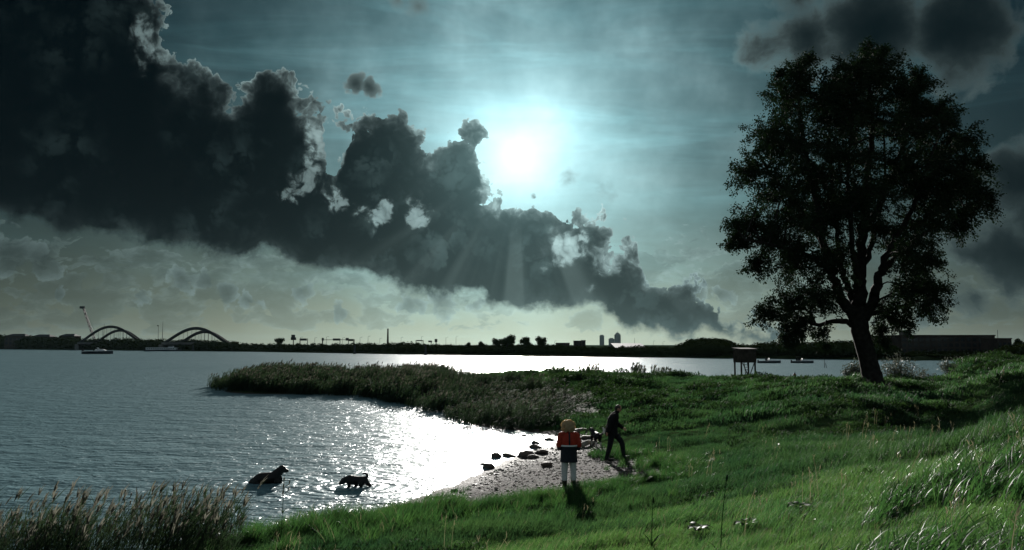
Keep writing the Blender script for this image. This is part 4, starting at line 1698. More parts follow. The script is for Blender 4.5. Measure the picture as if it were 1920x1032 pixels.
# houses at the left end
for (x0, x1, py, k, lab) in [(8, 46, 628, 25, 'flat roofed dark house at the far left of the shore'), (58, 92, 629, 40, 'wide dark house second from the left on the shore'),
                             (110, 138, 628, 30, 'house with a hipped roof left of the crane')]:
    root, w, z = block('far_house', x0, x1, py + 3, shore_d(60) + k, lab, 'house', 12, grid=(5, 2, .3))
    mb = MB()
    mb.add([(-w - .4, -.4, z + .25), (w + .4, -.4, z + .25), (w + .4, 12.4, z + .25), (-w - .4, 12.4, z + .25), (-w * .6, 6, z + 2.2), (w * .6, 6, z + 2.2)],
           [(0, 1, 5, 4), (1, 2, 5), (2, 3, 4, 5), (3, 0, 4), (0, 3, 2, 1)])
    mb.build('roof', M_DARK, root)
# the long block behind the tree
LD_ = shore_d(1780) + 30
root, w, z = block('long_block', 1690, 1866, 630, LD_, 'long dark flat roofed block behind the dike right of the tree', 'building', 22, M_BRICK, grid=(16, 3, .25))
mb = MB()
a = at_y(1712, 647, LD_).x - at_y(1778, 647, LD_).x
mb.box((a - 1.0, 3, z + .3), (a + 1.0, 6, z + 1.6))
mb.build('roof_hut', M_DARK, root)
mb = MB()
mb.tube([(a, 4.5, z + 1.6), (a, 4.5, z + 3.0)], 0.07, 5)
mb.build('antenna', M_DARK, root)
root, w, z = block('pump_house', 1871, 1897, 636, shore_d(1880) + 26, 'small dark block with an antenna at the right end of the far shore', 'building', 8, grid=(3, 1, .4))
mb = MB()
mb.tube([(0, 3, z), (0, 3, z + 2.4)], 0.06, 5)
mb.build('antenna', M_DARK, root)
# ------------------------------------------------------------------ solid shapes for bodies


def ellipsoid(mb, c, r, rot=None, nu=12, nv=8):
    vs, fs = [], []
    c = Vector(c)
    for i in range(nv + 1):
        a = math.pi * i / nv - math.pi / 2
        for j in range(nu):
            b = 2 * math.pi * j / nu
            p = Vector((r[0] * math.cos(a) * math.cos(b), r[1] * math.cos(a) * math.sin(b), r[2] * math.sin(a)))
            if rot is not None:
                p = rot @ p
            vs.append(c + p)
    for i in range(nv):
        for j in range(nu):
            fs.append((i * nu + j, i * nu + (j + 1) % nu, (i + 1) * nu + (j + 1) % nu, (i + 1) * nu + j))
    mb.add(vs, fs)


def chain(mb, pts, rads, n=10, sub=4):
    """tapered limb with rounded ends through joints; rads may be (rx, ry) pairs for flat sections"""
    P = limb_path(pts, sub)
    rr = []
    for i in range(len(rads) - 1):
        for k in range(sub):
            u = k / sub
            rr.append(rads[i] + (rads[i + 1] - rads[i]) * u)
    rr.append(rads[-1])
    mb.tube(P, rr, n)
    ellipsoid(mb, P[0], (rr[0],) * 3, None, 8, 6)
    ellipsoid(mb, P[-1], (rr[-1],) * 3, None, 8, 6)


def loft(mb, secs, n=20):
    """stack of flat oval sections (centre, rx, ry, turn)"""
    vs, fs = [], []
    for (c, rx, ry, tn) in secs:
        for k in range(n):
            a = 2 * math.pi * k / n
            x_, y_ = rx * math.cos(a), ry * math.sin(a)
            vs.append((c[0] + x_ * math.cos(tn) - y_ * math.sin(tn), c[1] + x_ * math.sin(tn) + y_ * math.cos(tn), c[2]))
    for i in range(len(secs) - 1):
        for k in range(n):
            fs.append((i * n + k, i * n + (k + 1) % n, (i + 1) * n + (k + 1) % n, (i + 1) * n + k))
    fs.append(tuple(range(n))[::-1])
    fs.append(tuple((len(secs) - 1) * n + k for k in range(n)))
    mb.add(vs, fs)


def fused(mb, name, mat, parent=None, voxel=0.012, smooth=4, loc=None, rz=0.0):
    """melt the collected solids into one continuous skin"""
    o = mb.build(name, mat, parent)
    rm = o.modifiers.new('skin', 'REMESH')
    rm.mode = 'VOXEL'
    rm.voxel_size = voxel
    rm.use_smooth_shade = True
    if smooth:
        sm = o.modifiers.new('soften', 'SMOOTH')
        sm.iterations = smooth
        sm.factor = 0.5
    if loc is not None:
        o.location = loc
        o.rotation_euler = (0, 0, rz)
    return o


def hand(mb, wrist, aim, palm_side, s=1.0, curl=0.5):
    """palm, four unequal bent fingers and a thumb leaving the side of the palm"""
    w, a = Vector(wrist), Vector(aim).normalized()
    b = Vector(palm_side)
    b = (b - a * b.dot(a)).normalized()          # the way the fingers curl
    c = a.cross(b).normalized()                  # across the knuckles
    mb.tube([w, w + a * 0.045 * s, w + a * 0.09 * s], [0.026 * s, 0.036 * s, 0.034 * s], 8, squash=0.55)
    for i, L_ in enumerate((0.070, 0.080, 0.076, 0.060)):
        o = w + a * 0.085 * s + c * (i - 1.5) * 0.0195 * s
        d1 = (a * math.cos(curl * .6) + b * math.sin(curl * .6))
        d2 = (a * math.cos(curl * 1.5) + b * math.sin(curl * 1.5))
        d3 = (a * math.cos(curl * 2.1) + b * math.sin(curl * 2.1))
        p1 = o + d1 * L_ * .45 * s
        p2 = p1 + d2 * L_ * .32 * s
        p3 = p2 + d3 * L_ * .23 * s
        mb.tube([o, p1, p2, p3], [0.0095 * s, 0.009 * s, 0.008 * s, 0.0065 * s], 6)
    o = w + a * 0.03 * s - c * 0.030 * s
    mb.tube([o, o + (a * .6 - c * .7 + b * .25) * 0.032 * s, o + (a * 1.25 - c * .85 + b * .6) * 0.042 * s], [0.011 * s, 0.010 * s, 0.0075 * s], 6)


def head(mb, c, fwd, up=(0, 0, 1), s=1.0):
    """skull, jaw, nose, brow, lips, ears, facing fwd"""
    f = Vector(fwd).normalized()
    u = Vector(up)
    u = (u - f * u.dot(f)).normalized()
    r = f.cross(u)
    c = Vector(c)
    Rm = Matrix((r, f, u)).transposed()
    ellipsoid(mb, c + u * 0.02 * s, (0.076 * s, 0.096 * s, 0.100 * s), Rm)
    ellipsoid(mb, c + f * 0.028 * s - u * 0.055 * s, (0.056 * s, 0.066 * s, 0.066 * s), Rm)
    ellipsoid(mb, c + f * 0.098 * s - u * 0.022 * s, (0.013 * s, 0.022 * s, 0.024 * s), Rm, 8, 6)
    ellipsoid(mb, c + f * 0.082 * s + u * 0.018 * s, (0.050 * s, 0.016 * s, 0.012 * s), Rm, 10, 6)
    ellipsoid(mb, c + f * 0.086 * s - u * 0.062 * s, (0.024 * s, 0.012 * s, 0.012 * s), Rm, 8, 6)
    for k in (-1, 1):
        ellipsoid(mb, c + r * 0.076 * k * s - u * 0.012 * s - f * 0.01 * s, (0.012 * s, 0.022 * s, 0.032 * s), Rm, 8, 6)


def eyes(parent, c, fwd, s=1.0):
    f = Vector(fwd).normalized()
    r = f.cross(Vector((0, 0, 1))).normalized()
    for k in (-1, 1):
        mb = MB()
        ellipsoid(mb, Vector(c) + f * 0.078 * s + r * 0.030 * k * s + Vector((0, 0, 0.002)), (0.012 * s,) * 3, None, 8, 6)
        mb.build('eye', M_EYE, parent, smooth=True)


M_EYE = plain('eye', (0.02, 0.015, 0.012), 0.1, 0.1, 30, 0.5)
M_SKIN = plain('skin', (0.42, 0.22, 0.15), 0.5, 0.15, 20, 0.4, 0.0, 0.0, **{'Subsurface Weight': 0.1})
M_RED = plain('red_nylon', (0.36, 0.030, 0.012), 0.6, 0.15, 14, 0.3, 0.012)
M_NAVY = plain('navy_nylon', (0.012, 0.016, 0.024), 0.6, 0.25, 14, 0.3, 0.012)
M_REFL = plain('white_tape', (0.75, 0.78, 0.78), 0.4, 0.05, 20, 0.5)
M_BREECH = plain('pale_breeches', (0.62, 0.63, 0.62), 0.85, 0.1, 18, 0.1, 0.006)
M_BOOT = plain('black_rubber', (0.012, 0.011, 0.010), 0.4, 0.3, 10, 0.4)
M_BLACKCLOTH = plain('black_cloth', (0.011, 0.012, 0.013), 0.85, 0.3, 12, 0.1, 0.01)
M_TROUSER = plain('dark_trousers', (0.016, 0.019, 0.021), 0.85, 0.3, 12, 0.1, 0.008)
M_DARKHAIR = plain('dark_hair', (0.03, 0.022, 0.016), 0.6, 0.3, 40, 0.3)
M_BLOND = leafy('blond_curl', (0.72, 0.60, 0.40), (0.86, 0.78, 0.60), 0.6, 0.4, 20.0, 0.4, (1.1, 1.0, 0.8))
mt, t, out = material('black_coat')
n = t.noise(objco(t), 60.0, 3, 0.6)
principled(t, out, t.mix(n, (0.006, 0.006, 0.006), (0.014, 0.013, 0.012)), 0.5, 0.3, bump(t, n, 0.5, 0.004))
M_COAT = mt

# ------------------------------------------------------------------ woman in red jacket, seen from behind
wp = at_z(1067, 921, 0.22)
wp.z = hz_at(wp.x, wp.y) + 0.01
mb = MB()
head(mb, (-0.01, 0.02, 1.50), (-0.25, 1, -0.05))
chain(mb, [(0, 0.0, 1.30), (-0.005, 0.01, 1.42)], [0.055, 0.052])
loft(mb, [((0, 0, 0.74), .15, .11, 0), ((0, 0, 0.86), .165, .115, 0), ((0, 0, 1.0), .135, .095, 0), ((0, 0, 1.18), .155, .105, 0), ((0, 0, 1.32), .15, .08, 0), ((0, 0, 1.36), .07, .06, 0)])
ARMS = {}
for s in (-1, 1):
    sh, el, wr = (s * 0.19, 0.0, 1.31), (s * 0.245, -0.03, 1.06), (s * 0.09, 0.20, 1.05)
    ARMS[s] = (sh, el, wr)
    chain(mb, [sh, el, wr], [0.048, 0.040, 0.027])
    hand(mb, wr, (-s * 0.9, 0.35, 0.05), (0, -1, -0.2), 0.92, 0.7)
    hip, kn, an = (s * 0.085, 0, 0.80), (s * 0.105, 0.02, 0.45), (s * 0.108, -0.01, 0.08)
    chain(mb, [hip, kn, an], [0.085, 0.055, 0.036])
    chain(mb, [(s * 0.108, -0.03, 0.035), (s * 0.118, 0.07, 0.03), (s * 0.122, 0.14, 0.022)], [0.036, 0.038, 0.026])
woman = fused(mb, 'person', M_SKIN, None, 0.009, 3, wp, math.radians(3))
tag(woman, 'person in a red and navy jacket, pale breeches and dark boots, seen from behind', 'person', 'people on the beach')
eyes(woman, (-0.01, 0.02, 1.50), (-0.25, 1, -0.05))
# jacket: red yoke and sleeves, navy skirt, pale tape, dark stripe down the back
mb = MB()
loft(mb, [((0, 0, 1.075), .205, .155, 0), ((0, 0, 1.20), .205, .150, 0), ((0, 0, 1.31), .20, .125, 0), ((0, 0, 1.37), .13, .10, 0), ((0, 0.0, 1.42), .085, .085, 0)])
for s in (-1, 1):
    sh, el, wr = ARMS[s]
    chain(mb, [sh, el, (s * 0.16, 0.10, 1.06)], [0.078, 0.066, 0.056])
    ellipsoid(mb, (s * 0.16, -0.01, 1.33), (0.09, 0.08, 0.07))
jk = fused(mb, 'jacket', M_RED, woman, 0.010, 5)
mb = MB()
loft(mb, [((0, 0, 0.665), .215, .165, 0), ((0, 0, 0.68), .215, .165, 0), ((0.0, 0, 0.80), .205, .158, 0), ((0, 0, 0.95), .200, .152, 0), ((0, 0, 1.055), .212, .160, 0)])
for s in (-1, 1):
    chain(mb, [(s * 0.24, -0.02, 1.045), (s * 0.243, -0.025, 0.99)], [0.062, 0.052])
fused(mb, 'jacket_skirt', M_NAVY, jk, 0.010, 4)
mb = MB()
for k in range(32):
    a0, a1 = 2 * math.pi * k / 32, 2 * math.pi * (k + 1) / 32
    q = []
    for (a, rx, ry, z_) in ((a0, .219, .167, 1.05), (a1, .219, .167, 1.05), (a1, .219, .167, 1.085), (a0, .219, .167, 1.085), (a0, .211, .159, 1.05), (a1, .211, .159, 1.05), (a1, .211, .159, 1.085), (a0, .211, .159, 1.085)):
        q.append((rx * math.cos(a), ry * math.sin(a), z_))
    mb.add(q, [(0, 1, 2, 3), (7, 6, 5, 4), (3, 2, 6, 7), (1, 0, 4, 5)])
mb.build('reflective_band', M_REFL, jk)
mb = MB()
mb.tube([(0, -0.158, 1.045), (0, -0.156, 1.20), (0, -0.130, 1.32), (0, -0.098, 1.39)], [0.020] * 4, 8, squash=0.4)
mb.build('back_stripe', M_NAVY, jk, smooth=True)
mb = MB()
loft(mb, [((0, 0, 0.70), .175, .13, 0), ((0, 0, 0.80), .18, .135, 0), ((0, 0, 0.92), .165, .12, 0)])
for s in (-1, 1):
    chain(mb, [(s * 0.088, 0, 0.80), (s * 0.106, 0.015, 0.45), (s * 0.108, -0.005, 0.24)], [0.098, 0.078, 0.068])
fused(mb, 'breeches', M_BREECH, woman, 0.010, 4)
for s in (-1, 1):
    mb = MB()
    chain(mb, [(s * 0.107, 0, 0.27), (s * 0.108, -0.008, 0.16), (s * 0.108, -0.012, 0.07)], [0.068, 0.060, 0.047])
    chain(mb, [(s * 0.108, -0.035, 0.040), (s * 0.118, 0.07, 0.038), (s * 0.122, 0.145, 0.030)], [0.042, 0.045, 0.033])
    b = fused(mb, 'boot', M_BOOT, woman, 0.009, 3)
    m2 = MB()
    m2.tube([(s * 0.106, -0.075, 0.006), (s * 0.110, 0.0, 0.006), (s * 0.120, 0.10, 0.006), (s * 0.124, 0.175, 0.006)], [0.040, 0.046, 0.048, 0.026], 8, squash=0.22)
    m2.build('sole', M_BOOT, b)
# curls: a cap of hair plus many small ringlets
mb = MB()
ellipsoid(mb, (-0.012, 0.0, 1.535), (0.112, 0.116, 0.108))
ellipsoid(mb, (0.0, -0.05, 1.46), (0.095, 0.066, 0.066))
RH = random.Random(5)
for _ in range(70):
    d = Vector((RH.gauss(0, 1), RH.gauss(-0.3, 1), RH.gauss(0.2, 0.9))).normalized()
    if d.y > 0.5 and d.z < 0.3:
        continue
    q = RH.uniform(0.020, 0.036)
    ellipsoid(mb, Vector((-0.012, 0, 1.525)) + Vector((d.x * 0.122, d.y * 0.116, d.z * 0.118)), (q, q, q), None, 8, 6)
hr = fused(mb, 'hair', M_BLOND, woman, 0.010, 1)
cl = MB()
RH = random.Random(5)
for _ in range(420):
    d = Vector((RH.gauss(0, 1), RH.gauss(-0.25, 1), RH.gauss(0.15, 0.9))).normalized()
    if d.y > 0.55 and d.z < 0.3:
        continue
    p = Vector((-0.012, 0, 1.52)) + Vector((d.x * 0.138, d.y * 0.132, d.z * 0.130)) + d * RH.uniform(-0.01, 0.03)
    ax = Vector((RH.gauss(0, 1), RH.gauss(0, 1), RH.gauss(0, 1))).cross(d).normalized()
    bx_ = d.cross(ax)
    q = [p + d * (0.004 * i) + (ax * math.cos(i * 1.5) + bx_ * math.sin(i * 1.5)) * 0.019 for i in range(6)]
    cl.tube(q, [0.009] * 5 + [0.005], 4)
co_ = cl.build('curls', M_BLOND, hr)
co_['kind'] = 'stuff'

# ------------------------------------------------------------------ man in black, striding to the right
mp_ = at_z(1150, 862, 0.18)
mp_.z = hz_at(mp_.x, mp_.y) + 0.01
hd = Vector((1, 0.15, -0.28))
mb = MB()
head(mb, (0.17, 0.0, 1.60), hd, s=1.02)
chain(mb, [(0.07, 0, 1.42), (0.13, 0, 1.53)], [0.062, 0.058])
loft(mb, [((-0.02, 0, 0.80), .13, .17, 0), ((-0.02, 0, 0.92), .13, .175, 0), ((0.0, 0, 1.08), .115, .155, 0), ((0.03, 0, 1.28), .125, .185, 0), ((0.06, 0, 1.42), .10, .19, 0), ((0.07, 0, 1.47), .07, .08, 0)])
MARM = {-1: [(0.05, -0.22, 1.39), (-0.09, -0.27, 1.12), (-0.17, -0.26, 0.90)], 1: [(0.05, 0.22, 1.39), (0.14, 0.26, 1.12), (0.30, 0.22, 0.98)]}
for s in (-1, 1):
    chain(mb, MARM[s], [0.055, 0.046, 0.030])
    a_ = Vector(MARM[s][2]) - Vector(MARM[s][1])
    hand(mb, MARM[s][2], a_, (0.6, -s * 0.6, 0), 1.0, 0.6)
MLEG = {-1: [(-0.04, -0.09, 0.86), (-0.10, -0.10, 0.47), (-0.20, -0.10, 0.10)], 1: [(0.0, 0.09, 0.86), (0.26, 0.10, 0.55), (0.32, 0.10, 0.12)]}
for s in (-1, 1):
    chain(mb, MLEG[s], [0.098, 0.064, 0.042])
    f0 = Vector(MLEG[s][2])
    tip = f0 + Vector((0.19, 0, -0.065 if s < 0 else 0.0))
    chain(mb, [f0 + Vector((-0.03, 0, -0.055)), f0.lerp(tip, 0.6) + Vector((0, 0, -0.04)), tip + Vector((0, 0, -0.01))], [0.038, 0.040, 0.028])
man = fused(mb, 'person', M_SKIN, None, 0.010, 3, mp_, math.radians(-6))
tag(man, 'person in black clothes striding to the right with bowed head', 'person', 'people on the beach')
eyes(man, (0.17, 0, 1.60), hd)
mb = MB()
loft(mb, [((-0.06, 0, 0.78), .20, .235, 0), ((-0.06, 0, 0.80), .20, .235, 0), ((-0.05, 0, 0.95), .19, .225, 0), ((-0.02, 0, 1.12), .175, .215, 0), ((0.01, 0, 1.30), .17, .225, 0), ((0.05, 0, 1.42), .13, .20, 0), ((0.09, 0, 1.50), .08, .085, 0)])
for s in (-1, 1):
    q = [Vector(p) for p in MARM[s]]
    chain(mb, [q[0], q[1], q[1].lerp(q[2], 0.92)], [0.085, 0.070, 0.056])
jk = fused(mb, 'jacket', M_BLACKCLOTH, man, 0.012, 5)
mb = MB()
loft(mb, [((0.11, 0, 1.455), .085, .095, 0), ((0.125, 0, 1.50), .083, .092, 0), ((0.135, 0, 1.53), .080, .088, 0)], 16)
fused(mb, 'collar', M_BLACKCLOTH, jk, 0.010, 2)
mb = MB()
loft(mb, [((-0.03, 0, 0.76), .15, .185, 0), ((-0.03, 0, 0.84), .155, .19, 0), ((-0.03, 0, 0.95), .14, .175, 0)])
for s in (-1, 1):
    q = [Vector(p) for p in MLEG[s]]
    chain(mb, [q[0], q[1], q[2]], [0.112, 0.085, 0.070])
fused(mb, 'trousers', M_TROUSER, man, 0.012, 4)
for s in (-1, 1):
    f0 = Vector(MLEG[s][2])
    tip = f0 + Vector((0.20, 0, -0.065 if s < 0 else 0.0))
    mb = MB()
    chain(mb, [f0 + Vector((-0.035, 0, -0.052)), f0.lerp(tip, 0.6) + Vector((0, 0, -0.036)), tip + Vector((0, 0, -0.008))], [0.045, 0.047, 0.034])
    fused(mb, 'shoe', M_BOOT, man, 0.009, 3)
mb = MB()
u_ = Vector((0.28, 0, 1)).normalized()
ellipsoid(mb, Vector((0.155, 0.0, 1.60)) + u_ * 0.035, (0.094, 0.086, 0.088))
ellipsoid(mb, Vector((0.105, 0.0, 1.585)), (0.050, 0.080, 0.080))
fused(mb, 'hair', M_DARKHAIR, man, 0.010, 2)


# ------------------------------------------------------------------ dogs
def dog_ears(parent, pts, mat):
    for p in pts:
        mb_ = MB()
        mb_.tube(p, [0.012, 0.030, 0.034, 0.012], 8, squash=0.35)
        mb_.build('ear', mat, parent, smooth=True)


# first black dog: wading right, stern deep in the water, head up
dp = at_z(500, 906, 0.0)
mb = MB()
U = 0.00274


def d1(ux, uy, y=0.0):
    return ((ux - 400) * U, y, (330 - uy) * U)


chain(mb, [d1(285, 315), d1(340, 288), d1(420, 282), d1(490, 272)], [0.125, 0.160, 0.160, 0.152])
chain(mb, [d1(488, 258), d1(518, 222), d1(543, 198)], [0.150, 0.125, 0.105])
ellipsoid(mb, d1(546, 193), (0.108, 0.092, 0.100))
chain(mb, [d1(562, 203), d1(584, 210), d1(598, 213)], [0.078, 0.064, 0.050])
chain(mb, [d1(515, 290), d1(530, 310), d1(525, 350)], [0.11, 0.075, 0.05])
for s in (-1, 1):
    chain(mb, [d1(505, 300, s * 0.09), d1(500, 370, s * 0.10), d1(505, 470, s * 0.10)], [0.075, 0.045, 0.034])
    chain(mb, [d1(300, 315, s * 0.08), d1(335, 385, s * 0.11), d1(290, 430, s * 0.11), d1(300, 490, s * 0.11)], [0.10, 0.07, 0.042, 0.034])
chain(mb, [d1(275, 300), d1(250, 308), d1(236, 330), d1(232, 360)], [0.060, 0.050, 0.040, 0.028])
dog = fused(mb, 'dog', M_COAT, None, 0.012, 4, dp, math.radians(4))
tag(dog, 'black dog standing breast deep in the lake with its head raised', 'dog', 'dogs at the bay')
dog_ears(dog, [[d1(538, 180, s * .062), d1(530, 195, s * .085), d1(530, 215, s * .088), d1(535, 230, s * .082)] for s in (-1, 1)], M_COAT)
mb = MB()
ellipsoid(mb, d1(607, 213), (0.016, 0.018, 0.014), None, 8, 6)
mb.build('nose', M_EYE, dog, smooth=True)

# second black dog: nosing left through the shallows, tail curled up
dp = at_z(665, 913, 0.0)
U2 = 0.00265


def d2(ux, uy, y=0.0):
    return ((ux - 1305) * U2, y, (374 - uy) * U2)


mb = MB()
chain(mb, [d2(1405, 305), d2(1350, 310), d2(1290, 308), d2(1250, 305)], [0.100, 0.108, 0.122, 0.115])
chain(mb, [d2(1258, 298), d2(1222, 305), d2(1198, 314)], [0.108, 0.092, 0.084])
ellipsoid(mb, d2(1192, 316), (0.090, 0.080, 0.082))
chain(mb, [d2(1180, 326), d2(1165, 336), d2(1156, 341)], [0.066, 0.056, 0.044])
for s in (-1, 1):
    k = 14 * s
    chain(mb, [d2(1268 + k, 320, s * .07), d2(1285 + k * 2, 355, s * .075), d2(1275 + k * 2, 385, s * .075), d2(1270 + k * 2, 405, s * .075)], [0.072, 0.052, 0.040, 0.036])
    chain(mb, [d2(1405, 318, s * .06), d2(1400 + k * 2.0, 345, s * .075), d2(1418 + k * 2.6, 365, s * .075), d2(1408 + k * 3.2, 405, s * .075)], [0.092, 0.066, 0.044, 0.036])
chain(mb, [d2(1412, 292), d2(1430, 272), d2(1430, 252), d2(1412, 241), d2(1385, 243)], [0.044, 0.038, 0.034, 0.029, 0.020])
dog = fused(mb, 'dog', M_COAT, None, 0.011, 4, dp, math.radians(-6))
tag(dog, 'black dog nosing through the shallows with its tail curled up', 'dog', 'dogs at the bay')
dog_ears(dog, [[d2(1205, 300, s * .055), d2(1208, 312, s * .072), d2(1204, 328, s * .074), d2(1198, 340, s * .07)] for s in (-1, 1)], M_COAT)
mb = MB()
ellipsoid(mb, d2(1147, 346), (0.013, 0.016, 0.012), None, 8, 6)
mb.build('nose', M_EYE, dog, smooth=True)

# third dog: black back, white stockings and white plumed tail, walking away
mt, t, out = material('pied_coat')
sp = t.new('ShaderNodeSeparateXYZ')
oc = objco(t)
t.put(sp.inputs[0], oc)
n = t.noise(oc, 30.0, 3, 0.6)
wl = t.m('SUBTRACT', 1.0, t.sstep(t.m('MULTIPLY_ADD', n, 0.08, sp.outputs[2]), 0.20, 0.23))
wt = t.sstep(t.m('MULTIPLY_ADD', n, 0.04, t.m('ADD', t.m('MULTIPLY', sp.outputs[0], 1.0), t.m('MULTIPLY', sp.outputs[2], 0.3))), 0.275, 0.295)
cc = t.mix(t.m('MAXIMUM', wl, wt), (0.010, 0.010, 0.010), (0.62, 0.58, 0.52))
principled(t, out, cc, 0.6, 0.25, bump(t, n, 0.5, 0.006))
M_PIED = mt
dp = at_z(1119, 838, 0.1)
dp.z = hz_at(dp.x, dp.y)
mb = MB()
chain(mb, [(0, -0.16, 0.40), (0.0, 0.05, 0.40), (-0.02, 0.30, 0.42)], [0.110, 0.120, 0.118])
chain(mb, [(-0.02, 0.30, 0.46), (-0.04, 0.42, 0.54), (-0.06, 0.48, 0.56)], [0.095, 0.075, 0.068])
ellipsoid(mb, (-0.06, 0.50, 0.57), (0.065, 0.075, 0.062))
chain(mb, [(-0.065, 0.55, 0.555), (-0.08, 0.62, 0.535)], [0.042, 0.026])
for s in (-1, 1):
    chain(mb, [(s * .07, -0.16, 0.36), (s * .085, -0.10, 0.24), (s * .085, -0.20, 0.15), (s * .085, -0.18, 0.02)], [0.085, 0.050, 0.028, 0.027])
    chain(mb, [(s * .07 - .02, 0.30, 0.34), (s * .08 - .02, 0.29, 0.18), (s * .08 - .02, 0.31, 0.02)], [0.060, 0.034, 0.027])
chain(mb, [(0.02, -0.25, 0.45), (0.08, -0.30, 0.46), (0.17, -0.30, 0.53), (0.19, -0.26, 0.63), (0.14, -0.23, 0.69)], [0.030, 0.036, 0.050, 0.046, 0.018])
dog = fused(mb, 'dog', M_PIED, None, 0.011, 3, dp, math.radians(12))
tag(dog, 'black and white dog walking away with its white tail raised', 'dog', 'dogs at the bay')
for s in (-1, 1):
    mb = MB()
    mb.tube([(-0.06 + s * .05, 0.47, 0.615), (-0.06 + s * .075, 0.46, 0.645), (-0.06 + s * .085, 0.47, 0.60)], [0.024, 0.022, 0.008], 8, squash=0.4)
    mb.build('ear', M_PIED, dog, smooth=True)

# ------------------------------------------------------------------ stones and driftwood on the shore
mt, t, out = material('shore_stone')
oc = objco(t)
n = t.noise(oc, 7.0, 6, 0.65)
wp_ = t.new('ShaderNodeSeparateXYZ')
t.put(wp_.inputs[0], worldpos(t))
wetl = t.m('SUBTRACT', 1.0, t.sstep(wp_.outputs[2], 0.05, 0.16))
c = t.mix(n, (0.060, 0.040, 0.032), (0.16, 0.12, 0.095))
c = t.mix(t.m('MULTIPLY', wetl, 0.6), c, (0.025, 0.024, 0.020))
principled(t, out, c, t.m('MULTIPLY_ADD', wetl, -0.25, 0.7), 0.35, bump(t, n, 0.8, 0.03))
M_STONE = mt
M_LOG = plain('bleached_wood', (0.30, 0.27, 0.22), 0.8, 0.3, 8, 0.2, 0.01)


def stone(px, py, w_px, h_px, z, label, seed, name='stone', mat=None, flat=None):
    p = at_z(px, py, z)
    zz = max(hz_at(p.x, p.y), -0.15)
    mpp = p.y / F
    rx, rz = w_px * mpp / 2 * 1.1, h_px * mpp * 0.52
    bm = bmesh.new()
    bmesh.ops.create_icosphere(bm, subdivisions=3, radius=1.0)
    rs = random.Random(seed)
    offs = [Vector((rs.gauss(0, 1), rs.gauss(0, 1), rs.gauss(0, 1))).normalized() for _ in range(9)]
    for vv in bm.verts:
        d = vv.co.normalized()
        k = 1.0
        for i, o in enumerate(offs):
            q = d.dot(o)
            if q > 0.55:
                k = min(k, 0.80 / q * (0.78 + 0.03 * i))
        k *= 1 + 0.05 * math.sin(d.x * 7 + seed) * math.cos(d.y * 6 - seed)
        vv.co = Vector((d.x * k * rx, d.y * k * rx * 0.85, d.z * k * rz))
    me = bpy.data.meshes.new(name)
    bm.to_mesh(me)
    bm.free()
    me.polygons.foreach_set('use_smooth', np.ones(len(me.polygons), bool))
    me.materials.append(mat or M_STONE)
    o = link(bpy.data.objects.new(name, me))
    o.location = (p.x, p.y, zz + rz * 0.38)
    o.rotation_euler = (0, 0, rs.uniform(-0.5, 0.5))
    return tag(o, label, 'stone', 'stones at the water\'s edge')


for i, a in enumerate([
        (930, 858, 22, 16, 0, 'round dark stone standing in the glitter, left of a double stone'),
        (953, 856, 26, 12, 0, 'long low stone beside the round one in the glitter'),
        (917, 878, 24, 15, 0, 'foremost dark stone lying alone in the glittering shallows'),
        (905, 871, 14, 8, 0, 'small stone touching the foremost stone in the shallows'),
        (899, 864, 14, 3.5, 0, 'thin flat stone just breaking the water behind the foremost stone'),
        (986, 857, 32, 17, 0.02, 'largest dark stone at the waterline left of the person in red'),
        (998, 859, 26, 9, 0.04, 'long flat stone leaning on the largest stone'),
        (1017, 850, 27, 12, 0.06, 'broad stone nearest to the person in red'),
        (1003, 840, 26, 10, 0.0, 'pale flat stone in the water behind the broad stone'),
        (1003, 832, 20, 12, 0.0, 'dark lump of stone in the water below the reeds'),
        (983, 818, 12, 8, 0.0, 'small dark stone alone in the water near the reeds'),
        (952, 840, 10, 3, 0.0, 'tiny flat stone in the middle of the brightest glitter'),
        (1030, 824, 22, 9, 0.04, 'dark stone at the inner corner of the bay behind the person'),
        (1088, 812, 30, 10, 0.1, 'long dark slab of stone right of the person in red'),
        (1098, 822, 24, 8, 0.1, 'lower dark slab of stone beside the pied dog'),
        (1025, 874, 22, 14, 0.1, 'single pointed grey stone lying on the open beach')]):
    stone(*a, seed=i * 3 + 2)


def driftwood(px0, py0, px1, py1, z, r, label):
    a, b = at_z(px0, py0, z), at_z(px1, py1, z)
    for q in (a, b):
        q.z = hz_at(q.x, q.y) + r * 0.8
    o = tag(empty('driftwood', a), label, 'driftwood')
    d = b - a
    mb_ = MB()
    mb_.tube([Vector((0, 0, 0)), d * 0.35 + Vector((0, 0, r * .5)), d * 0.7 + Vector((0, 0, -r * .2)), d], [r, r * 0.9, r * 0.8, r * 0.45], 8)
    mb_.build('stem', M_LOG, o, smooth=True)
    mb_ = MB()
    q = d * 0.6
    mb_.tube([q, q + d.normalized() * 0.15 + Vector((0, 0, 0.14))], [r * 0.4, r * 0.2], 6)
    mb_.build('branch_stub', M_LOG, o, smooth=True)


driftwood(1036, 801, 1062, 795, 0.1, 0.055, 'thin pale driftwood pole lying behind the person in red')
driftwood(1092, 838, 1119, 831, 0.1, 0.10, 'thick pale driftwood log between the person in red and the pied dog')

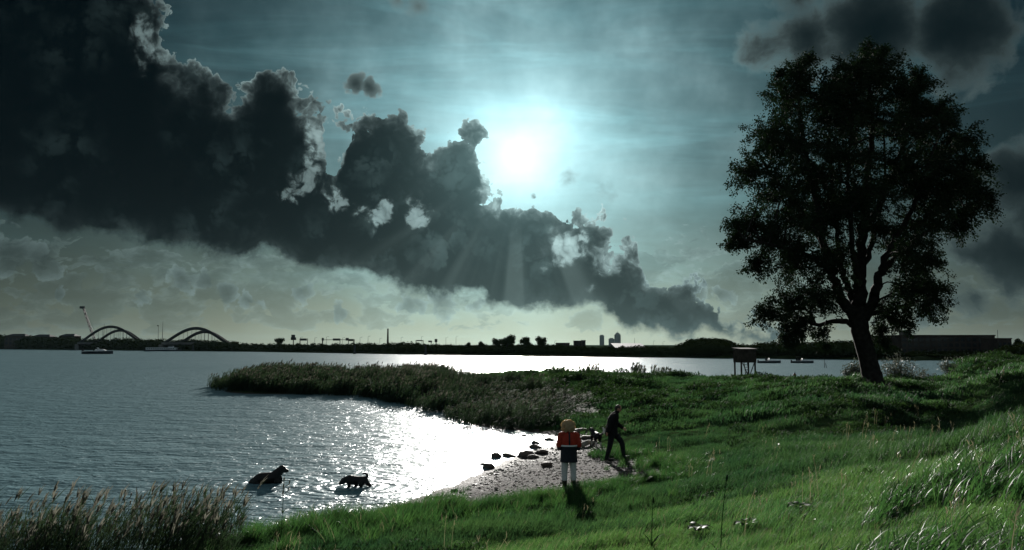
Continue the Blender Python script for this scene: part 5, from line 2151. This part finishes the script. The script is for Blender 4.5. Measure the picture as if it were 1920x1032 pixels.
# shingle: loose pebbles and clods all over the beach
peb_p = []
for i in range(5):
    bm = bmesh.new()
    bmesh.ops.create_icosphere(bm, subdivisions=1, radius=1.0)
    for vv in bm.verts:
        vv.co *= RF.uniform(0.7, 1.15)
        vv.co.z *= 0.55
    me = bpy.data.meshes.new('pebble')
    bm.to_mesh(me)
    bm.free()
    me.materials.append([M_STONE, M_LOG, M_STONE][i % 3])
    peb_p.append(me)
x, y = px_area(SAND_PX, 5200, 0.12)
z = height(x, y)
k = (z > -0.04)
x, y, z = x[k], y[k], z[k]
s = np.clip(nrng.lognormal(-3.75, 0.5, len(x)), 0.010, 0.085)
scatter('shingle', peb_p, np.stack([x, y, z], 1), nrng.uniform(0, 6.28, len(x)), s, nrng.integers(0, 5, len(x)), 'loose pebbles and clods strewn over the beach', 'shingle')

# ------------------------------------------------------------------ wooden hide on stilts
hp_ = at_y(1397, 700, 66.0)
zg_ = hz_at(hp_.x, 66.0)
hide = tag(empty('stilt_hide', (hp_.x, 66.0, zg_), math.radians(12)), 'dark wooden box on four tall stilts at the crest', 'hide')
m66 = 66.0 / F
hw, zb0, zb1 = 15.5 * m66, (top_z(680, 66) - zg_), (top_z(655, 66) - zg_)
for i in range(6):
    mb = MB()
    z0 = zb0 + (zb1 - zb0) * i / 6
    z1 = zb0 + (zb1 - zb0) * (i + 1) / 6 - 0.012
    mb.box((-hw, -hw, z0), (hw, -hw + 0.03, z1))
    mb.build('plank', M_WOODDARK, hide)
mb = MB()
mb.box((-hw + 0.002, -hw + 0.032, zb0), (hw - 0.002, hw, zb1 - 0.012))
mb.build('box_body', M_WOODDARK, hide)
mb = MB()
mb.add([(-hw - .08, -hw - .10, zb1 - 0.01), (hw + .08, -hw - .10, zb1 - 0.01), (hw + .08, hw + .1, zb1 + 0.07), (-hw - .08, hw + .1, zb1 + 0.07),
        (-hw - .08, -hw - .10, zb1 + 0.03), (hw + .08, -hw - .10, zb1 + 0.03), (hw + .08, hw + .1, zb1 + 0.11), (-hw - .08, hw + .1, zb1 + 0.11)],
       [(0, 3, 2, 1), (4, 5, 6, 7), (0, 1, 5, 4), (1, 2, 6, 5), (2, 3, 7, 6), (3, 0, 4, 7)])
mb.build('roof', M_WOODDARK, hide)
for sx in (-1, 1):
    for sy in (-1, 1):
        mb = MB()
        mb.box((sx * (hw - .07) - .05, sy * (hw - .1) - .05, -0.4), (sx * (hw - .07) + .05, sy * (hw - .1) + .05, zb0))
        mb.build('leg', M_WOODDARK, hide)
for s in (-1, 1):
    mb = MB()
    mb.bar((-s * hw * 0.15, -hw + .04, 0.05), (s * hw * 0.75, -hw + .04, zb0 - 0.02), 0.04)
    mb.build('cross_brace', M_WOODDARK, hide)
mb = MB()
for s in (-.13, .13):
    mb.bar((-hw * 0.45 + s, -hw - 0.35, 0.0), (-hw * 0.45 + s, -hw - 0.05, zb0 + 0.05), 0.025)
for i in range(7):
    u = (i + 0.7) / 7.5
    mb.bar((-hw * 0.45 - .13, -hw - 0.35 + 0.3 * u, zb0 * u), (-hw * 0.45 + .13, -hw - 0.35 + 0.3 * u, zb0 * u), 0.018)
mb.build('ladder', M_WOODDARK, hide)


# ------------------------------------------------------------------ boats, buoys, poles
def hull(L_, B_, D_, n=14):
    """boat hull along +X (bow), open sheer, flat stern"""
    secs = []
    for i in range(n + 1):
        u = i / n
        w = B_ / 2 * (1 - max(0, (u - 0.45) / 0.55) ** 2.2) * (0.86 + 0.14 * min(1, u * 4))
        sh = D_ * (1 + 0.35 * u ** 2)
        kz = -0.25 * D_ + (0.3 * D_ * max(0, (u - .8) / .2) ** 2)
        x_ = -L_ / 2 + L_ * u
        secs.append([(x_, -w, sh), (x_, -w * .82, sh * .3), (x_, 0, kz), (x_, w * .82, sh * .3), (x_, w, sh)])
    vs = [p for s in secs for p in s]
    fs = []
    for i in range(n):
        for k in range(4):
            fs.append((i * 5 + k, i * 5 + k + 1, (i + 1) * 5 + k + 1, (i + 1) * 5 + k))
        fs.append((i * 5 + 4, i * 5, (i + 1) * 5, (i + 1) * 5 + 4))
    fs.append((0, 4, 3, 2, 1))
    return vs, fs


def motorboat(px, py, len_px, label, flip=1, crew=2, canopy=False):
    p = at_z(px, py, 0.0)
    L_ = len_px * p.y / F
    root = tag(empty('motorboat', (p.x, p.y, 0.0), 0 if flip > 0 else math.pi), label, 'boat', 'boats on the lake')
    vs, fs = hull(L_, L_ * 0.30, L_ * 0.085)
    mb_ = MB().add(vs, fs)
    h_ = mb_.build('hull', M_HULL, root, smooth=False)
    mb_ = MB()
    mb_.tube([(-L_ * .5, -L_ * .13, L_ * .088), (0, -L_ * .15, L_ * .095), (L_ * .3, -L_ * .105, L_ * .105), (L_ * .5, 0, L_ * .118), (L_ * .3, L_ * .105, L_ * .105), (0, L_ * .15, L_ * .095), (-L_ * .5, L_ * .13, L_ * .088)], L_ * .010, 5)
    mb_.build('rubbing_strake', M_WHITE, h_)
    mb_ = MB()
    mb_.add([(-L_ * .08, -L_ * .10, L_ * .09), (L_ * .30, -L_ * .07, L_ * .10), (L_ * .30, L_ * .07, L_ * .10), (-L_ * .08, L_ * .10, L_ * .09),
             (-L_ * .06, -L_ * .08, L_ * .16), (L_ * .17, -L_ * .055, L_ * .155), (L_ * .17, L_ * .055, L_ * .155), (-L_ * .06, L_ * .08, L_ * .16)],
            [(0, 3, 2, 1), (4, 5, 6, 7), (0, 1, 5, 4), (1, 2, 6, 5), (2, 3, 7, 6), (3, 0, 4, 7)])
    cb = mb_.build('cabin', M_WHITE, root)
    mb_ = MB()
    mb_.add([(L_ * .02, -L_ * .078, L_ * .158), (L_ * .02, L_ * .078, L_ * .158), (-L_ * .03, L_ * .075, L_ * .215), (-L_ * .03, -L_ * .075, L_ * .215),
             (L_ * .012, -L_ * .078, L_ * .158), (L_ * .012, L_ * .078, L_ * .158), (-L_ * .038, L_ * .075, L_ * .215), (-L_ * .038, -L_ * .075, L_ * .215)],
            [(0, 1, 2, 3), (7, 6, 5, 4), (2, 1, 5, 6), (0, 3, 7, 4), (3, 2, 6, 7)])
    mb_.build('windscreen', M_GLASS, cb)
    mb_ = MB()
    mb_.box((-L_ * .54, -L_ * .03, -L_ * .02), (-L_ * .49, L_ * .03, L_ * .14))
    mb_.build('outboard', M_DARK, root)
    for i in range(crew):
        mbp = MB()
        xx = -L_ * (.16 + .11 * i)
        loft(mbp, [((0, 0, 0.0), .17, .13, 0), ((0, 0, 0.25), .18, .13, 0), ((0, 0, 0.5), .2, .12, 0), ((0, 0, 0.58), .08, .07, 0)], 10)
        head(mbp, (0.02, 0, 0.75), (1, 0.1 * i, 0))
        for s_ in (-1, 1):
            chain(mbp, [(0, s_ * .2, .5), (0.08, s_ * .24, .25), (0.26, s_ * .15, .18)], [.055, .045, .032], 8, 3)
            chain(mbp, [(0, s_ * .09, .02), (0.38, s_ * .1, .04), (0.40, s_ * .1, -.35)], [.085, .06, .045], 8, 3)
            hand(mbp, (0.26, s_ * .15, .18), (1, 0, 0), (0, 0, -1), 1.0, .6)
        pr = fused(mbp, 'person', M_BLACKCLOTH, None, 0.025, 2, Vector((p.x + flip * xx, p.y, L_ * .085 + 0.12)), 0 if flip > 0 else math.pi)
        tag(pr, ('steersman in dark clothes sitting in ' if i == 0 else 'passenger in dark clothes sitting aft in ') + label, 'person', 'people in the boats')
    return root


motorboat(1443, 681, 42, 'the dark motorboat next to the hide', 1, 1)
motorboat(1505, 681, 41, 'the dark motorboat nearer the tree', 1, 2)
motorboat(184, 664, 56, 'the long dark open launch below the crane', 1, 1)

# passenger ship moored by the causeway
p = at_z(306, 658.6, 0.0)
L_ = 70 * p.y / F
ship = tag(empty('passenger_ship', (p.x, p.y, 0)), 'low white passenger ship moored below the two masts', 'ship', 'boats on the lake')
vs, fs = hull(L_, L_ * 0.16, L_ * 0.035)
MB().add(vs, fs).build('hull', M_HULL, ship)
mb = MB()
mb.box((-L_ * .44, -L_ * .065, L_ * .036), (L_ * .36, L_ * .065, L_ * .085))
dk = mb.build('saloon', M_WHITE, ship)
for i in range(13):
    mb = MB()
    x0 = -L_ * .42 + i * L_ * .058
    mb.box((x0, -L_ * .0665, L_ * .052), (x0 + L_ * .038, -L_ * .064, L_ * .074))
    mb.build('window', M_GLASS, dk)
mb = MB()
mb.box((-L_ * .45, -L_ * .07, L_ * .0852), (L_ * .38, L_ * .07, L_ * .094))
mb.build('roof', M_WHITE, ship)
mb = MB()
mb.box((L_ * .15, -L_ * .04, L_ * .0943), (L_ * .27, L_ * .04, L_ * .135))
wh = mb.build('wheelhouse', M_WHITE, ship)
mb = MB()
mb.box((L_ * .155, -L_ * .0415, L_ * .112), (L_ * .265, -L_ * .0395, L_ * .130))
mb.build('window', M_GLASS, wh)


def beacon(px, py, h_px, w_px, label, name='beacon', cat='beacon', mat=None):
    p_ = at_z(px, py, 0.0)
    mpp = p_.y / F
    H_, w_ = h_px * mpp, w_px * mpp
    o = tag(empty(name, (p_.x, p_.y, 0)), label, cat)
    mb_ = MB()
    mb_.tube([(0, 0, -0.5), (0, 0, H_)], [w_ * .28, w_ * .22], 8)
    mb_.build('post', mat or M_DARK, o)
    mb_ = MB()
    mb_.tube([(0, 0, -0.1), (0, 0, H_ * .22), (0, 0, H_ * .30)], [w_ * .5, w_ * .5, w_ * .25], 10)
    mb_.build('float', mat or M_DARK, o)
    mb_ = MB()
    mb_.tube([(0, 0, H_ * .86), (0, 0, H_ * .94), (0, 0, H_)], [w_ * .36, w_ * .36, w_ * .1], 8)
    mb_.build('lantern', mat or M_DARK, o)


beacon(665, 664, 17, 6, 'dark channel beacon left of the chimney, standing off the far shore')
beacon(798, 666, 19, 6, 'dark channel beacon right of the chimney, standing off the far shore')
beacon(362, 659, 12, 6, 'squat dark beacon below the right bridge arch')
M_RUST = plain('rusty_float', (0.10, 0.05, 0.03), 0.6, 0.3, 6, 0.3)
p = at_z(1490, 705, 0.0)
buoy = tag(empty('mooring_buoy', (p.x, p.y, 0)), 'small brown mooring buoy in front of the motorboats', 'buoy')
mb = MB()
ellipsoid(mb, (0, 0, 0.10), (0.20, 0.20, 0.20))
mb.tube([(0, 0, 0.2), (0.03, 0, 0.34), (0.05, 0, 0.40)], [0.10, 0.07, 0.05], 8)
mb.build('float', M_RUST, buoy, smooth=True)
mb = MB()
mb.tube([(0.05 + 0.05 * math.cos(a), 0, 0.44 + 0.05 * math.sin(a)) for a in np.linspace(0, 6.283, 13)], 0.012, 5, cap=False)
mb.build('ring', M_DARK, buoy)
for (px, py, h, lean, lab) in [(1546, 690, 16, 0.0, 'upright thin pole standing in the water left of the tree'), (1551, 690, 8, -0.35, 'short leaning pole next to the upright pole in the water')]:
    p = at_z(px, py, 0.0)
    o = tag(empty('water_pole', (p.x, p.y, 0)), lab, 'pole')
    H_ = h * p.y / F
    mb = MB()
    mb.tube([(0, 0, -0.6), (lean * H_, 0, H_)], [0.05, 0.04], 7)
    mb.build('shaft', M_WOODDARK, o)
    mb = MB()
    mb.tube([(lean * H_, 0, H_), (lean * H_ * 1.03, 0, H_ + 0.06)], [0.055, 0.03], 7)
    mb.build('cap', M_DARK, o)

# ------------------------------------------------------------------ pale willow shrubs behind the tree
M_SHRUB = leafy('willow_leaf', (0.060, 0.072, 0.062), (0.115, 0.125, 0.110), 0.35, 0.5, 0.7, 0.3, (1.1, 1.1, 0.9))


def shrub(px, py, w_px, h_px, d, label, seed):
    p_ = at_y(px, py, d)
    zg = hz_at(p_.x, d)
    rs = random.Random(seed)
    mpp = d / F
    rx, H_ = w_px * mpp / 2, h_px * mpp
    root = tag(empty('willow_shrub', (p_.x, d, zg)), label, 'shrub', 'pale shrubs behind the tree')
    st, lv, lfc = MB(), [], []
    for _ in range(34):
        a = rs.uniform(0, 6.283)
        rr = rx * math.sqrt(rs.random())
        tip = Vector((rr * math.cos(a), rr * math.sin(a), H_ * rs.uniform(0.55, 1.0) * (1 - 0.35 * (rr / rx) ** 2)))
        bs = Vector((tip.x * 0.5, tip.y * 0.5, -0.1))
        md = bs.lerp(tip, 0.5) + Vector((rs.gauss(0, .1), rs.gauss(0, .1), 0.05))
        st.tube([bs, md, tip], [0.018, 0.012, 0.004], 4, cap=False)
        for k in range(46):
            u = rs.uniform(0.15, 1.0)
            q = (bs.lerp(md, u * 2) if u < .5 else md.lerp(tip, u * 2 - 1)) + Vector((rs.gauss(0, .13), rs.gauss(0, .13), rs.gauss(0, .10)))
            d_ = Vector((rs.gauss(.3, .6), rs.gauss(0, .6), rs.gauss(.25, .5))).normalized()
            w_ = d_.cross(Vector((rs.gauss(0, 1), rs.gauss(0, 1), rs.gauss(0, 1)))).normalized()
            s_ = rs.uniform(0.12, 0.22)
            b_ = len(lv)
            lv.extend([q, q + d_ * s_ * .5 + w_ * s_ * .16, q + d_ * s_, q + d_ * s_ * .5 - w_ * s_ * .16])
            lfc.append((b_, b_ + 1, b_ + 2, b_ + 3))
    st.build('stems', M_BARK, root)['kind'] = 'stuff'
    obj_np('foliage', np.array([tuple(q) for q in lv]), np.array(lfc), M_SHRUB, root)


for i, a in enumerate([(1606, 705, 50, 42, 52, 'small pale shrub peeping out left of the trunk foot'), (1682, 705, 62, 58, 55, 'tallest pale shrub just right of the trunk'),
                       (1724, 705, 64, 56, 58, 'second pale shrub right of the trunk'), (1760, 700, 56, 48, 62, 'third pale shrub right of the trunk, lower'),
                       (1790, 690, 54, 38, 66, 'last low pale shrub at the foot of the dike')]):
    shrub(*a, seed=i + 50)

# ------------------------------------------------------------------ small reed clumps on the crest
CR = []
for (x0, x1, py, n, zz) in [(1084, 1122, 698, 9, 1.0), (1186, 1266, 704, 20, 1.05), (800, 840, 704, 14, 0.35), (846, 864, 705, 6, 0.3), (1035, 1060, 697, 3, 1.0)]:
    for _ in range(n):
        q = at_z(RF.uniform(x0, x1), py, zz)
        CR.append((q.x, q.y + RF.uniform(0, 3)))
CR = np.array(CR)
crest_p = [reed_clump(9, 0.16, 0.5, 1.05, 0.05, 0.03, 0.5, 4).mesh('crest_reed', [M_REED, M_PLUME]) for _ in range(3)]
scatter('crest_reeds', crest_p, np.stack([CR[:, 0], CR[:, 1], height(CR[:, 0], CR[:, 1])], 1), nrng.normal(0, .4, len(CR)), nrng.uniform(0.7, 1.15, len(CR)), nrng.integers(0, 3, len(CR)),
        'dark tufts of reed standing against the water on the crest', 'reeds')

# ------------------------------------------------------------------ foreground reeds in the lower left corner
FR = []
for (x0, x1, n) in [(-60, 60, 34), (40, 205, 44), (205, 320, 26), (315, 425, 34)]:
    for _ in range(n):
        px = RF.uniform(x0, x1)
        q = at_z(px, RF.uniform(1035, 1110), 0.1)
        FR.append((q.x, q.y))
FR = np.array(FR)
fz_ = np.maximum(height(FR[:, 0], FR[:, 1]), -0.1)
scatter('near_reeds', reed_near, np.stack([FR[:, 0], FR[:, 1], fz_], 1), nrng.normal(0, .35, len(FR)), nrng.uniform(0.55, 0.95, len(FR)), nrng.integers(0, 5, len(FR)),
        'wind-bent reeds in the lower left corner by the water', 'reeds')


# ------------------------------------------------------------------ single stalks in the foreground
def stalk(px, py, top_px, z, label, kind, lean):
    q = at_z(px, py, z)
    zg = hz_at(q.x, q.y)
    H_ = top_z(top_px, q.y) - zg
    o = tag(empty('seed_stalk', (q.x, q.y, zg)), label, 'plant')
    pts_ = [Vector((lean * H_ * u ** 1.8, 0, H_ * u)) for u in np.linspace(0, 1, 7)]
    mb_ = MB()
    mb_.tube(pts_, [0.007, 0.006, 0.006, 0.005, 0.005, 0.004, 0.003], 6)
    mb_.build('stem', M_GRASS2, o, smooth=True)
    if kind == 'plantain':
        d_ = (pts_[-1] - pts_[-2]).normalized()
        mb_ = MB()
        mb_.tube([pts_[-1] - d_ * .06, pts_[-1] - d_ * .03, pts_[-1], pts_[-1] + d_ * .02], [0.006, 0.013, 0.012, 0.003], 8)
        mb_.build('seed_head', M_WEED, o, smooth=True)
        rng_ = [(0.02, 4, 0.24, 0.035)]
    else:
        for k in range(5):
            u = 0.80 + 0.05 * k
            b_ = pts_[0].lerp(pts_[-1], u)
            mb_ = MB()
            s_ = 1 if k % 2 else -1
            e_ = b_ + Vector((s_ * .05 + .03, 0.01 * k, 0.05))
            mb_.tube([b_, e_, e_ + Vector((0.01, 0, 0.05)), e_ + Vector((0.012, 0, 0.07))], [0.003, 0.008, 0.014, 0.003], 6)
            mb_.build('flower_head', M_STRAW, o, smooth=True)
        rng_ = [(0.3, 3, 0.16, 0.03), (0.55, 3, 0.13, 0.025)]
    for (u, n_, l_, w_) in rng_:
        for k in range(n_):
            b_ = pts_[0].lerp(pts_[-1], u)
            rows, f = blade_np(tuple(b_), l_, w_, k * 2.2 + u * 5, 0.5, 0.9, 4, None, 0.1)
            obj_np('leaf', np.array(rows), np.array(f), M_WEED, o)
    return o


stalk(1352, 1075, 893, 1.2, 'tall bare stalk with a narrow seed head rising from the near grass', 'plantain', 0.10)
stalk(527, 1015, 908, 0.35, 'thistle-like stalk with small heads at the water\'s edge', 'thistle', 0.03)
stalk(232, 1060, 932, 0.2, 'dry stalk with small heads in the gap between the near reeds', 'thistle', -0.02)
stalk(1222, 1040, 935, 1.0, 'short thin stalk left of the tall seed stalk', 'plantain', 0.05)


# broad dock leaves lying in the near grass
M_DOCK = leafy('dock_leaf', (0.045, 0.085, 0.040), (0.080, 0.120, 0.060), 0.45, 0.5, 2.0, 0.2, (1.3, 1.4, 0.8))


def dock(px, py, z, label, seed, n=7, s=1.0):
    q = at_z(px, py, z)
    zg = hz_at(q.x, q.y)
    o = tag(empty('dock_plant', (q.x, q.y, zg)), label, 'plant', 'broad leaved docks in the grass')
    rs = random.Random(seed)
    for k in range(n):
        a = k * 6.283 / n + rs.uniform(-.3, .3)
        L_ = rs.uniform(0.18, 0.32) * s
        rows = []
        for i in range(6):
            u = i / 5
            w_ = 0.055 * s * math.sin(math.pi * (0.12 + 0.86 * u)) ** 0.8
            c_ = Vector((math.cos(a), math.sin(a), 0)) * (L_ * u * 0.85) + Vector((0, 0, 0.06 + L_ * (0.9 * u - 0.75 * u * u)))
            sd = Vector((-math.sin(a), math.cos(a), 0)) * w_
            rows += [c_ - sd + Vector((0, 0, .012)), c_, c_ + sd + Vector((0, 0, .012))]
        f = []
        for i in range(5):
            f += [(3 * i, 3 * i + 1, 3 * i + 4, 3 * i + 3), (3 * i + 1, 3 * i + 2, 3 * i + 5, 3 * i + 4)]
        obj_np('leaf', np.array([tuple(r) for r in rows]), np.array(f), M_DOCK, o, smooth=True)


for i, a in enumerate([(1400, 985, 1.4, 'broad leaved dock right of the tall seed stalk'), (1310, 1000, 1.2, 'broad leaved dock left of the tall seed stalk'),
                       (1500, 960, 1.5, 'broad leaved dock among the long grass of the slope'), (1880, 905, 2.2, 'big leaved dock at the right edge of the slope'),
                       (1800, 895, 2.0, 'pale leaved dock near the top of the long grass')]):
    dock(*a, seed=i + 9)
# ------------------------------------------------------------------ thin lake haze: one closed box of even air round everything
mt = bpy.data.materials.new('haze_air')
mt.use_nodes = True
mt.node_tree.nodes.clear()
ho = mt.node_tree.nodes.new('ShaderNodeOutputMaterial')
hv = mt.node_tree.nodes.new('ShaderNodeVolumePrincipled')
hv.inputs['Color'].default_value = (0.60, 0.92, 1.0, 1)
hv.inputs['Density'].default_value = 0.000014
hv.inputs['Anisotropy'].default_value = 0.0
mt.node_tree.links.new(hv.outputs[0], ho.inputs['Volume'])
hb = MB()
hb.box((-9000, -60, -3.0), (9000, 10500, 112.0))
haze = tag(hb.build('haze', mt), 'thin pale haze lying over lake and land', kind='stuff')
